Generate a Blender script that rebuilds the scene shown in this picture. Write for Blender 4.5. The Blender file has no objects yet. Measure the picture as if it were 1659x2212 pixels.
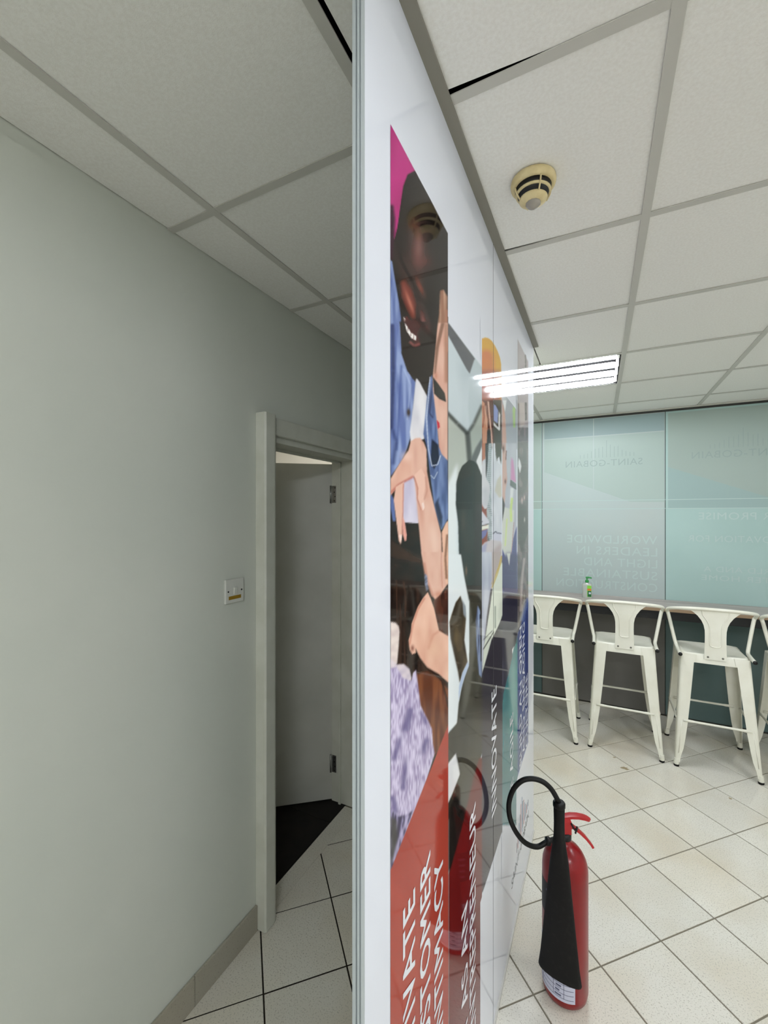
import bpy, bmesh, math, random
import numpy as np
from mathutils import Vector, Matrix
random.seed(4)
SC = bpy.context.scene
COL = SC.collection

# ---------------------------------------------------------------- camera, world, exposure
CAM_H = 1.675
YAW = math.atan(462.5 / 922.0)
cam_d = bpy.data.cameras.new('camera')
cam_d.sensor_fit = 'HORIZONTAL'; cam_d.sensor_width = 36.0
cam_d.lens = 36.0 * 922.0 / 1659.0
cam_d.shift_y = 8.0 / 1659.0
cam_d.clip_start = 0.02
cam = bpy.data.objects.new('camera', cam_d); COL.objects.link(cam)
cam.location = (0, 0, CAM_H); cam.rotation_euler = (math.pi / 2, 0, YAW)
SC.camera = cam
wd = bpy.data.worlds.new('world'); SC.world = wd; wd.use_nodes = True
wd.node_tree.nodes['Background'].inputs[0].default_value = (0.8, 0.9, 1.0, 1)
wd.node_tree.nodes['Background'].inputs[1].default_value = 0.05
SC.view_settings.view_transform = 'Standard'
SC.view_settings.look = 'None'
SC.view_settings.gamma = 1.0
SC.view_settings.use_curve_mapping = False
SC.view_settings.exposure = 0.0
SC.cycles.use_denoising = True
SC.cycles.use_light_tree = False
SC.cycles.max_bounces = 7
SC.cycles.diffuse_bounces = 5
SC.cycles.glossy_bounces = 3
SC.cycles.transmission_bounces = 3
SC.cycles.caustics_reflective = False
SC.cycles.caustics_refractive = False
SC.cycles.use_adaptive_sampling = True
SC.cycles.adaptive_threshold = 0.05
SC.cycles.sample_clamp_indirect = 6.0
TUBE_L = 88.0          # radiance of the fluorescent tubes

# ---------------------------------------------------------------- materials
def lin(c):
    return tuple(((x / 255.0) / 12.92 if x / 255.0 <= 0.04045 else ((x / 255.0 + 0.055) / 1.055) ** 2.4) for x in c[:3])
def mat(name, rgb, rough=0.5, spec=0.5, metal=0.0, noise=None, bump=None, trans=0.0, emit=None, coat=0.0, space='Position'):
    """noise=(scale, rgb2, amount-contrast) mixes a second colour; bump=(scale, strength)"""
    m = bpy.data.materials.new(name); m.use_nodes = True
    nt = m.node_tree; N = nt.nodes; L = nt.links
    b = N['Principled BSDF']
    b.inputs['Base Color'].default_value = lin(rgb) + (1,)
    b.inputs['Roughness'].default_value = rough
    b.inputs['Specular IOR Level'].default_value = spec
    b.inputs['Metallic'].default_value = metal
    b.inputs['Transmission Weight'].default_value = trans
    b.inputs['Coat Weight'].default_value = coat
    b.inputs['Coat Roughness'].default_value = 0.03
    if emit:
        b.inputs['Emission Color'].default_value = lin(emit[0]) + (1,)
        b.inputs['Emission Strength'].default_value = emit[1]
    pos = None
    if noise or bump:
        g = N.new('ShaderNodeNewGeometry'); pos = g.outputs['Position']
    if noise:
        t = N.new('ShaderNodeTexNoise'); t.inputs['Scale'].default_value = noise[0]; t.inputs['Detail'].default_value = 6
        L.new(pos, t.inputs['Vector'])
        r = N.new('ShaderNodeValToRGB')
        lo, hi = (noise[2], noise[3]) if len(noise) > 3 else (0.35, 0.65)
        r.color_ramp.elements[0].position = lo; r.color_ramp.elements[0].color = lin(rgb) + (1,)
        r.color_ramp.elements[1].position = hi; r.color_ramp.elements[1].color = lin(noise[1]) + (1,)
        L.new(t.outputs['Fac'], r.inputs['Fac']); L.new(r.outputs['Color'], b.inputs['Base Color'])
    if bump:
        t2 = N.new('ShaderNodeTexNoise'); t2.inputs['Scale'].default_value = bump[0]; t2.inputs['Detail'].default_value = 4
        L.new(pos, t2.inputs['Vector'])
        bm_ = N.new('ShaderNodeBump'); bm_.inputs['Strength'].default_value = bump[1]; bm_.inputs['Distance'].default_value = 0.002
        L.new(t2.outputs['Fac'], bm_.inputs['Height']); L.new(bm_.outputs['Normal'], b.inputs['Normal'])
    return m

def terrazzo(name, base, warm, dark, rough=0.22, amount=0.62):
    m = bpy.data.materials.new(name); m.use_nodes = True
    nt = m.node_tree; N = nt.nodes; L = nt.links; b = N['Principled BSDF']
    b.inputs['Roughness'].default_value = rough
    g = N.new('ShaderNodeNewGeometry')
    big = N.new('ShaderNodeTexNoise'); big.inputs['Scale'].default_value = 2.2; big.inputs['Detail'].default_value = 3
    L.new(g.outputs['Position'], big.inputs['Vector'])
    r1 = N.new('ShaderNodeValToRGB'); r1.color_ramp.elements[0].position = 0.42; r1.color_ramp.elements[1].position = 0.72
    r1.color_ramp.elements[0].color = lin(base) + (1,); r1.color_ramp.elements[1].color = lin(warm) + (1,)
    L.new(big.outputs['Fac'], r1.inputs['Fac'])
    fine = N.new('ShaderNodeTexNoise'); fine.inputs['Scale'].default_value = 210; fine.inputs['Detail'].default_value = 3
    L.new(g.outputs['Position'], fine.inputs['Vector'])
    r2 = N.new('ShaderNodeValToRGB'); r2.color_ramp.elements[0].position = amount; r2.color_ramp.elements[1].position = amount + 0.1
    L.new(fine.outputs['Fac'], r2.inputs['Fac'])
    info = N.new('ShaderNodeObjectInfo')
    hsv = N.new('ShaderNodeHueSaturation')
    mr = N.new('ShaderNodeMapRange'); mr.inputs['To Min'].default_value = 0.95; mr.inputs['To Max'].default_value = 1.04
    L.new(info.outputs['Random'], mr.inputs['Value']); L.new(mr.outputs['Result'], hsv.inputs['Value'])
    L.new(r1.outputs['Color'], hsv.inputs['Color'])
    mx = N.new('ShaderNodeMix'); mx.data_type = 'RGBA'
    L.new(r2.outputs['Color'], mx.inputs['Factor']); L.new(hsv.outputs['Color'], mx.inputs['A'])
    mx.inputs['B'].default_value = lin(dark) + (1,)
    L.new(mx.outputs['Result'], b.inputs['Base Color'])
    return m

M = {}
M['tile'] = terrazzo('floor_tile_terrazzo', (219, 216, 205), (208, 199, 179), (182, 178, 165), 0.2, 0.56)
M['skirt'] = terrazzo('skirting_terrazzo', (168, 164, 150), (158, 152, 136), (120, 116, 104), 0.4)
M['grout'] = mat('grout', (126, 120, 105), 0.9, 0.2)
M['dark_tile'] = mat('dark_tile', (20, 17, 15), 0.6, 0.25, noise=(14, (28, 24, 21)))
M['ceil'] = mat('ceiling_panel', (240, 239, 235), 0.95, 0.1, noise=(140, (234, 232, 227)), bump=(420, 0.3))
M['tee'] = mat('ceiling_tee', (196, 194, 187), 0.55, 0.3)
M['angle'] = mat('ceiling_angle', (138, 134, 124), 0.6, 0.3)
M['plenum'] = mat('ceiling_void', (40, 40, 40), 1.0, 0.0)
M['wall'] = mat('painted_wall', (206, 209, 199), 0.75, 0.25, noise=(3, (202, 206, 196)), bump=(90, 0.12))
M['wall_white'] = mat('white_wall', (238, 238, 233), 0.85, 0.2)
M['frame'] = mat('door_gloss_paint', (206, 207, 196), 0.35, 0.4, noise=(8, (196, 197, 184)))
M['leaf'] = mat('door_leaf_paint', (190, 190, 182), 0.45, 0.35, noise=(4, (180, 180, 171)))
M['steel'] = mat('steel', (150, 150, 146), 0.35, 0.5, 0.9)
M['alu'] = mat('aluminium', (172, 180, 182), 0.4, 0.5, 0.1)
M['alu_dark'] = mat('aluminium_groove', (122, 130, 132), 0.5, 0.5, 0.1)
M['film'] = mat('white_film_on_glass', (220, 223, 232), 0.05, 0.5)
M['joint'] = mat('dark_joint', (70, 70, 66), 0.6, 0.2)
M['black'] = mat('black_plastic', (16, 16, 16), 0.5, 0.4)
M['rubber'] = mat('black_rubber', (12, 12, 11), 0.5, 0.25)
M['white_plastic'] = mat('white_plastic', (205, 206, 198), 0.4, 0.4)
M['ochre'] = mat('ochre_strip', (150, 118, 30), 0.6, 0.3)
M['stool'] = mat('stool_white_enamel', (226, 225, 212), 0.3, 0.45, noise=(9, (219, 217, 202)))
M['rivet'] = mat('rivet_steel', (120, 118, 110), 0.4, 0.5, 0.6)
M['red'] = mat('extinguisher_red', (130, 7, 15), 0.28, 0.35, coat=0.1, noise=(12, (118, 6, 13)))
M['red2'] = mat('handle_red', (168, 14, 22), 0.35, 0.5)
M['horn'] = mat('horn_black', (14, 13, 12), 0.7, 0.25, noise=(70, (30, 29, 27), 0.55, 0.85))
M['label'] = mat('paper_label', (196, 198, 214), 0.55, 0.3)
M['ink'] = mat('label_ink', (96, 98, 120), 0.6, 0.3)
M['cream'] = mat('aged_cream_plastic', (222, 206, 160), 0.5, 0.35, noise=(40, (206, 188, 140)))
M['lens'] = mat('sensor_lens', (190, 182, 170), 0.15, 0.5, trans=0.4)
M['tube'] = mat('fluorescent_tube', (255, 255, 255), 0.4, 0.2, emit=((244, 248, 255), TUBE_L))
M['tube_warm'] = mat('warm_tube', (255, 255, 255), 0.4, 0.2, emit=((255, 246, 232), TUBE_L * 0.3))
M['tray'] = mat('light_tray', (22, 22, 22), 0.9, 0.0)
M['counter_top'] = mat('counter_laminate', (168, 158, 152), 0.35, 0.4)
M['counter_edge'] = mat('counter_edge_band', (138, 116, 92), 0.5, 0.3)
M['glass_teal'] = mat('frosted_glass_teal', (157, 181, 176), 0.42, 0.2, noise=(1.2, (149, 174, 168)))
M['glass_grey'] = mat('frosted_glass_grey', (160, 173, 171), 0.42, 0.2, noise=(1.2, (164, 173, 169)))
M['glass_low_grey'] = mat('shaded_glass_grey', (112, 110, 105), 0.25, 0.3)  # lower glass tints, with the shade below the counter put into the colour
M['glass_low_teal'] = mat('shaded_glass_teal', (92, 112, 110), 0.25, 0.3)
M['pr_pale'] = mat('film_pale_green', (153, 168, 161), 0.42, 0.2)
M['pr_grey'] = mat('film_grey_green', (146, 160, 152), 0.42, 0.2)
M['pr_mid'] = mat('film_mid_teal', (140, 161, 157), 0.42, 0.2)
M['shade_top'] = mat('shaded_top_band', (136, 154, 153), 0.42, 0.2)
M['pr_text'] = mat('film_text_pale', (169, 186, 181), 0.42, 0.2)
M['pr_text2'] = mat('film_text_grey', (137, 153, 147), 0.42, 0.2)
M['pr_line'] = mat('film_line', (162, 181, 176), 0.42, 0.2)
M['txt_white'] = mat('print_white', (224, 226, 232), 0.05, 0.5)
M['txt_dark'] = mat('print_dark', (70, 80, 96), 0.05, 0.5)
M['txt_red'] = mat('print_red', (200, 90, 70), 0.05, 0.5)
M['txt_blue'] = mat('print_blue', (90, 130, 170), 0.05, 0.5)
M['clear'] = mat('clear_plastic', (232, 236, 228), 0.12, 0.5, trans=0.6)
M['green'] = mat('pump_green', (22, 130, 52), 0.35, 0.5)
M['lgreen'] = mat('label_green', (120, 190, 60), 0.5, 0.3)
M['dgreen'] = mat('label_dark_green', (20, 84, 46), 0.5, 0.3)
M['orange'] = mat('label_orange', (206, 110, 50), 0.5, 0.3)
M['stain'] = mat('floor_stain', (150, 136, 108), 0.6, 0.3)
def wood_grain(m):
    nt = m.node_tree; N = nt.nodes; L = nt.links; b = N['Principled BSDF']
    g = N.new('ShaderNodeNewGeometry'); mp = N.new('ShaderNodeMapping'); mp.inputs['Scale'].default_value = (2, 70, 10)
    L.new(g.outputs['Position'], mp.inputs['Vector'])
    t = N.new('ShaderNodeTexNoise'); t.inputs['Scale'].default_value = 1.2; t.inputs['Detail'].default_value = 5
    L.new(mp.outputs['Vector'], t.inputs['Vector'])
    r = N.new('ShaderNodeValToRGB'); r.color_ramp.elements[0].position = 0.35; r.color_ramp.elements[1].position = 0.66
    r.color_ramp.elements[0].color = lin((140, 130, 124)) + (1,); r.color_ramp.elements[1].color = lin((190, 180, 174)) + (1,)
    L.new(t.outputs['Fac'], r.inputs['Fac']); L.new(r.outputs['Color'], b.inputs['Base Color'])
wood_grain(M['counter_top'])
pm = bpy.data.materials.new('poster_print'); pm.use_nodes = True
_a = pm.node_tree.nodes.new('ShaderNodeAttribute'); _a.attribute_name = 'print'
_b = pm.node_tree.nodes['Principled BSDF']
pm.node_tree.links.new(_a.outputs['Color'], _b.inputs['Base Color'])
_b.inputs['Roughness'].default_value = 0.05; _b.inputs['Specular IOR Level'].default_value = 0.5
M['print'] = pm
for k_ in ('print', 'film', 'txt_white', 'txt_dark', 'txt_red', 'txt_blue'):
    M[k_].node_tree.nodes['Principled BSDF'].inputs['IOR'].default_value = 1.19

# ---------------------------------------------------------------- mesh helpers
def link(name, me, m, parent=None, loc=(0, 0, 0)):
    o = bpy.data.objects.new(name, me); COL.objects.link(o)
    if m is not None:
        me.materials.append(M[m] if isinstance(m, str) else m)
    o.parent = parent; o.location = loc
    return o
def obj(name, bm, m, parent=None, loc=(0, 0, 0), smooth=False):
    bmesh.ops.recalc_face_normals(bm, faces=bm.faces)
    me = bpy.data.meshes.new(name); bm.to_mesh(me); bm.free()
    if smooth:
        for p in me.polygons: p.use_smooth = True
    return link(name, me, m, parent, loc)
def tag(o, label=None, cat=None, group=None, kind=None):
    if label: o['label'] = label
    if cat: o['category'] = cat
    if group: o['group'] = group
    if kind: o['kind'] = kind
    return o
def empty(name, loc):
    o = bpy.data.objects.new(name, None); COL.objects.link(o); o.location = loc; o.empty_display_size = 0.05
    return o
def abox(bm, x0, x1, y0, y1, z0, z1, bev=0.0):
    b2 = bmesh.new() if bev else bm
    vs = [b2.verts.new(p) for p in ((x0, y0, z0), (x1, y0, z0), (x1, y1, z0), (x0, y1, z0), (x0, y0, z1), (x1, y0, z1), (x1, y1, z1), (x0, y1, z1))]
    for f in ((0, 3, 2, 1), (4, 5, 6, 7), (0, 1, 5, 4), (1, 2, 6, 5), (2, 3, 7, 6), (3, 0, 4, 7)):
        b2.faces.new([vs[i] for i in f])
    if bev:
        bmesh.ops.bevel(b2, geom=list(b2.edges), offset=bev, segments=2, affect='EDGES', profile=0.5)
        tmp = bpy.data.meshes.new('t'); b2.to_mesh(tmp); b2.free(); bm.from_mesh(tmp); bpy.data.meshes.remove(tmp)
    return bm
def box(name, x0, x1, y0, y1, z0, z1, m, parent=None, bev=0.0, off=(0, 0, 0)):
    bm = bmesh.new(); abox(bm, x0 - off[0], x1 - off[0], y0 - off[1], y1 - off[1], z0 - off[2], z1 - off[2], bev)
    return obj(name, bm, m, parent)
def tube_bm(bm, path, r, n=10, cap=True, rx=None):
    P = [Vector(p) for p in path]; k = len(P)
    rr = r if isinstance(r, (list, tuple)) else [r] * k
    T = [((P[min(i + 1, k - 1)] - P[max(i - 1, 0)]).normalized()) for i in range(k)]
    up = Vector((0, 0, 1)) if abs(T[0].z) < 0.9 else Vector((1, 0, 0))
    A = (up - T[0] * up.dot(T[0])).normalized()
    rings = []
    for i in range(k):
        A = (A - T[i] * A.dot(T[i])).normalized(); B = T[i].cross(A)
        rings.append([bm.verts.new(P[i] + (A * math.cos(2 * math.pi * j / n) + B * math.sin(2 * math.pi * j / n)) * rr[i]) for j in range(n)])
    for i in range(k - 1):
        for j in range(n):
            bm.faces.new((rings[i][j], rings[i][(j + 1) % n], rings[i + 1][(j + 1) % n], rings[i + 1][j]))
    if cap:
        bm.faces.new(rings[0][::-1]); bm.faces.new(rings[-1])
    return bm
def tube(name, path, r, m, parent=None, n=10):
    bm = bmesh.new(); tube_bm(bm, path, r, n); return obj(name, bm, m, parent, smooth=True)
def smooth_path(pts, sub=6):
    P = [Vector(p) for p in pts]; out = []
    for i in range(len(P) - 1):
        p0, p1, p2, p3 = P[max(i - 1, 0)], P[i], P[i + 1], P[min(i + 2, len(P) - 1)]
        for s in range(sub):
            t = s / sub
            out.append(0.5 * ((2 * p1) + (p2 - p0) * t + (2 * p0 - 5 * p1 + 4 * p2 - p3) * t * t + (3 * p1 - p0 - 3 * p2 + p3) * t ** 3))
    out.append(P[-1]); return out
def loft(bm, rings, cap0=True, cap1=True, closed=True):
    R = [[bm.verts.new(p) for p in r] for r in rings]
    n = len(R[0])
    for a, b in zip(R[:-1], R[1:]):
        for j in range(n if closed else n - 1):
            bm.faces.new((a[j], a[(j + 1) % n], b[(j + 1) % n], b[j]))
    if cap0: bm.faces.new(R[0][::-1])
    if cap1: bm.faces.new(R[-1])
    return bm
def lathe_bm(bm, prof, n=32, cx=0, cy=0):
    rings = [[(cx + r * math.cos(2 * math.pi * j / n), cy + r * math.sin(2 * math.pi * j / n), z) for j in range(n)] for r, z in prof]
    return loft(bm, rings)
def lathe(name, prof, m, parent=None, n=32, cx=0, cy=0):
    bm = bmesh.new(); lathe_bm(bm, prof, n, cx, cy); return obj(name, bm, m, parent, smooth=True)
def autosmooth(o, ang=40):
    me = o.data
    for p in me.polygons: p.use_smooth = True
    try: me.set_sharp_from_angle(angle=math.radians(ang))
    except Exception: pass
    return o
def clip_poly(poly, x0, x1, y0, y1):
    def cl(P, f, ins):
        out = []
        for i in range(len(P)):
            a, b = P[i], P[(i + 1) % len(P)]
            ia, ib = ins(a), ins(b)
            if ia: out.append(a)
            if ia != ib: out.append(f(a, b))
        return out
    def ix(v): return lambda a, b: (v, a[1] + (b[1] - a[1]) * (v - a[0]) / (b[0] - a[0]))
    def iy(v): return lambda a, b: (a[0] + (b[0] - a[0]) * (v - a[1]) / (b[1] - a[1]), v)
    P = poly
    for f, ins in ((ix(x0), lambda p: p[0] >= x0), (ix(x1), lambda p: p[0] <= x1), (iy(y0), lambda p: p[1] >= y0), (iy(y1), lambda p: p[1] <= y1)):
        if not P: return []
        P = cl(P, f, ins)
    return P
def prism_bm(poly, z0, z1, cham=0.0):
    """flat polygon slab with a small chamfer on the z1 side"""
    bm = bmesh.new()
    cx = sum(p[0] for p in poly) / len(poly); cy = sum(p[1] for p in poly) / len(poly)
    rings = [[(x, y, z0) for x, y in poly]]
    if cham:
        s = cham if z1 > z0 else -cham
        rings.append([(x, y, z1 - s) for x, y in poly])
        ins = []
        for x, y in poly:
            d = math.hypot(x - cx, y - cy) or 1
            ins.append((x - (x - cx) / d * cham * 1.3, y - (y - cy) / d * cham * 1.3, z1))
        rings.append(ins)
    else:
        rings.append([(x, y, z1) for x, y in poly])
    loft(bm, rings); return bm

# ---------------------------------------------------------------- room dimensions
XP = -0.307              # face of the glass partition
YN, YE = 0.539, 2.376    # its two ends
XL = -1.238              # corridor wall
YB = 4.25                # back wall
XR, YF = 2.70, -1.90     # walls beyond the frame
ZC, ZL = 2.568, 2.595    # ceilings: room, corridor

# ---------------------------------------------------------------- floor
floor = box('floor', XL - 0.07, XR, YF, YB + 0.1, -0.08, -0.003, 'grout'); tag(floor, 'speckled cream floor tiles laid diagonally with dark joints', kind='structure')
M['grout_dark'] = mat('grout_dark', (44, 39, 33), 0.9, 0.1)
box('grout_bed', XL + 0.005, XP - 0.008, YF + 0.01, YE - 0.02, -0.004, -0.0022, 'grout_dark', floor)
HD = 0.2115; TW = 0.0042
def diamond(cx, cy, h): return [(cx + h, cy), (cx, cy + h), (cx - h, cy), (cx, cy - h)]
full_me = None
for i in range(-9, 16):
    for j in range(-22, 13):
        if (i + j) % 2 == 0: continue
        cx, cy = 0.0095 + HD * i, 2.2045 + HD * j
        h = HD - TW
        P = diamond(cx, cy, h)
        Q = clip_poly(P, XL + 0.009, XR - 0.002, YF + 0.002, YB - 0.004)
        if len(Q) < 3: continue
        ar = abs(sum(Q[k][0] * Q[(k + 1) % len(Q)][1] - Q[(k + 1) % len(Q)][0] * Q[k][1] for k in range(len(Q)))) / 2
        if ar < 0.0006: continue
        if abs(ar - 2 * h * h) < 1e-6:
            if full_me is None:
                o = obj('floor_tile', prism_bm(diamond(0, 0, h), -0.003, 0.0, 0.0012), 'tile', floor, (cx, cy, 0)); full_me = o.data
            else:
                link('floor_tile', full_me, None, floor, (cx, cy, 0))
        else:
            Q = [(x - cx, y - cy) for x, y in Q]
            obj('floor_tile', prism_bm(Q, -0.003, 0.0), 'tile', floor, (cx, cy, 0))
# doorway floor strip and small stains
box('threshold_tile', -1.306, XL + 0.008, 1.40, 2.1, -0.004, -0.0004, 'tile', floor)
def stain(cx, cy, r, seed):
    random.seed(seed); n = 14
    P = [(cx + r * random.uniform(0.45, 1) * math.cos(2 * math.pi * k / n), cy + 0.8 * r * random.uniform(0.45, 1) * math.sin(2 * math.pi * k / n)) for k in range(n)]
    o = obj('stain', prism_bm(P, 0.0, 0.0006), 'stain', floor)
stain(0.158, 3.245, 0.03, 2); stain(0.1, 3.36, 0.012, 5); stain(0.70, 3.18, 0.014, 8)
inner_floor = box('floor_inner_room', -3.1, -1.306, 0.5, 3.5, -0.08, -0.002, 'black')
tag(inner_floor, 'dark tiled floor of the room behind the door', kind='structure')
for i in range(3):
    for j in range(5):
        x1 = -1.312 - i * 0.4; y0 = 0.75 + j * 0.4
        box('dark_floor_tile', x1 - 0.395, x1, y0, y0 + 0.395, -0.002, 0.0, 'dark_tile', inner_floor)

# ---------------------------------------------------------------- ceiling
ceil = box('ceiling', XL - 0.1, XR, YF, YB + 0.1, 2.72, 2.78, 'plenum'); tag(ceil, 'suspended ceiling of pale mineral panels in a grey metal grid', kind='structure')
TEE = 0.012
def lines(c, pitch, lo, hi):
    k0 = math.ceil((lo - c) / pitch - 1e-6); out = []
    while c + k0 * pitch < hi: out.append(c + k0 * pitch); k0 += 1
    return out
WARP = [(-0.09, 0.586, 3, 0, -0.021), (-0.09, 0.586, 2, 0, 0.004), (-0.09, 1.186, 3, 0, -0.015), (-0.392, 0.622, 0, 0.018, 0), (-0.392, 0.622, 3, 0.018, 0)]
def grid(cx, px, cy, py, z, rects, skip=()):
    for (x0, x1, y0, y1) in rects:
        xs = [x0] + [v for v in lines(cx, px, x0, x1) if v - x0 > 0.03 and x1 - v > 0.03] + [x1]
        ys = [y0] + [v for v in lines(cy, py, y0, y1) if v - y0 > 0.03 and y1 - v > 0.03] + [y1]
        for a, b in zip(xs[:-1], xs[1:]):
            for c, d in zip(ys[:-1], ys[1:]):
                mx, my = (a + b) / 2, (c + d) / 2
                if any(abs(mx - s[0]) < 0.29 and abs(my - s[1]) < 0.29 for s in skip): continue
                g = 0.0035
                q = [[a + g, c + g], [b - g, c + g], [b - g, d - g], [a + g, d - g]]
                for (tx, ty, ci, dx, dy) in WARP:          # a few panels sit askew and leave a dark gap
                    if abs(mx - tx) < 0.05 and abs(my - ty) < 0.05: q[ci][0] += dx; q[ci][1] += dy
                obj('ceiling_tile', prism_bm([tuple(p) for p in q], z + 0.018, z + 0.003), 'ceil', ceil)
        for v in xs[1:-1]: box('ceiling_tee', v - TEE, v + TEE, y0, y1, z - 0.001, z + 0.002, 'tee', ceil)
        for v in ys[1:-1]:
            for a, b in zip(xs[:-1], xs[1:]):
                box('ceiling_tee', a + (TEE if a > x0 else 0), b - (TEE if b < x1 else 0), v - TEE, v + TEE, z - 0.0005, z + 0.002, 'tee', ceil)
CX, CY = 0.127, 0.886
fix_cells = [(CX - 0.3, CY + 2.1), (CX + 1.5, CY + 0.9), (CX + 0.3, CY - 2.1), (CX + 1.5, CY - 1.5)]
cor_fix = []
grid(CX, 0.6, CY, 0.6, ZC, [(XP, XR, YF, CY + 1.8), (XL, XP, YE - 0.01, CY + 1.8), (XL, XR, CY + 1.8, YB)], fix_cells)
grid(-1.04, 0.58, 0.924, 0.604, ZL, [(XL, XP - 0.016, YF, YE - 0.01)], cor_fix)
for a_, b_ in ((XL, CX - 0.6 - TEE), (CX - 0.6 + TEE, CX - TEE), (CX + TEE, CX + 0.6 - TEE), (CX + 0.6 + TEE, CX + 1.2 - TEE), (CX + 1.2 + TEE, XR)):
    box('ceiling_tee', a_, b_, CY + 1.8 - TEE, CY + 1.8 + TEE, ZC - 0.0005, ZC + 0.002, 'tee', ceil)
box('ceiling_step', XP - 0.016, XP, YF, YN, ZC - 0.002, ZL + 0.02, 'tee', ceil)
box('wall_angle', XP, XP + 0.026, YF, YE, ZC - 0.004, ZC + 0.001, 'angle', ceil)
box('wall_angle', XL, XR, YB - 0.03, YB, ZC - 0.006, ZC + 0.001, 'tee', ceil)

# ---------------------------------------------------------------- walls
bm = bmesh.new()
abox(bm, -1.40, XL, YF, 1.35, 0, 2.75); abox(bm, -1.40, XL, 1.35, 2.14, 2.03, 2.75); abox(bm, -1.40, XL, 2.14, YB, 0, 2.75)
wl = obj('wall_left', bm, 'wall'); tag(wl, 'plain grey green painted corridor wall with a doorway', kind='structure')
tag(box('wall_light_block', XL, XP - 0.0135, YE - 0.08, YE - 0.01, 0, ZL + 0.1, 'wall'), 'added unseen wall keeping the room light out of the corridor', kind='structure')  # unseen wall, added so the far ceiling light stays out of the corridor
tag(box('wall_right', XR, XR + 0.1, YF, YB + 0.1, 0, 2.75, 'wall_white'), 'white wall beyond the right of the frame', kind='structure')
tag(box('wall_front', -1.40, XR + 0.1, YF - 0.1, YF, 0, 2.75, 'wall_white'), 'white wall behind the viewer', kind='structure')
bm = bmesh.new()
abox(bm, -3.1, -1.40, 0.4, 0.5, 0, 2.7); abox(bm, -3.1, -1.40, 3.5, 3.6, 0, 2.7); abox(bm, -3.2, -3.1, 0.4, 3.6, 0, 2.7); abox(bm, -3.1, -1.40, 0.5, 3.5, 2.6, 2.7)
tag(obj('wall_inner_room', bm, 'wall_white'), 'bright white walls of the room behind the door', kind='structure')

# back wall of frosted glass sheets
wb = box('wall_back', XL, XR, YB + 0.012, YB + 0.1, 0, 2.75, 'joint'); tag(wb, 'frosted teal glass wall behind the bar counter', kind='structure')
seams = [XL, -0.4704, 0.5023, 1.475, XR]
gm = ['glass_teal', 'glass_grey', 'glass_teal', 'glass_teal']
for a, b, m in zip(seams[:-1], seams[1:], gm):
    box('glass_panel', a + 0.0025, b - 0.0025, YB, YB + 0.012, 0.93, 2.545, m, wb)
    box('glass_panel', a + 0.0025, b - 0.0025, YB, YB + 0.012, 0.012, 0.928, 'glass_low_grey' if m == 'glass_grey' else 'glass_low_teal', wb)  # darker sheets under the counter, shade included in their colour
def flat(name, poly, m, parent, y):       # thin film on the back wall, poly in (x, z)
    bm = bmesh.new(); loft(bm, [[(x, y + 0.0004, z) for x, z in poly], [(x, y, z) for x, z in poly]]); return obj(name, bm, m, parent)
for k, (a, b) in enumerate(((-0.45, 0.495), (0.522, 1.465))):
    flat('printed_field', [(a, 2.082), (a + 0.70, 1.795), (b, 1.79), (b, 2.38 if k == 0 else 2.53), (a, 2.38 if k == 0 else 2.53)], 'pr_pale' if k == 0 else 'pr_grey', wb, YB - 0.0006)
flat('printed_field', [(0.522, 1.739), (1.465, 1.739), (1.465, 1.80), (1.222, 1.795), (0.522, 2.082)], 'pr_mid', wb, YB - 0.0008)
flat('printed_field', [(XL, 1.739), (-0.478, 1.739), (-0.478, 2.54), (XL, 2.54)], 'pr_grey', wb, YB - 0.0008)
flat('shade_band', [(-0.45, 2.39), (0.495, 2.39), (0.495, 2.54), (-0.45, 2.54)], 'shade_top', wb, YB - 0.0008)  # dark top of the glass: shading and reflection painted as a strip
for z in (1.732, 1.806):
    flat('film_stripe', [(XL, z), (XR, z), (XR, z + 0.007), (XL, z + 0.007)], 'pr_line', wb, YB - 0.0014)
flat('film_edge', [(-0.04, 1.75), (-0.033, 1.75), (-0.033, 2.54), (-0.04, 2.54)], 'glass_grey', wb, YB - 0.0010)

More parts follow.
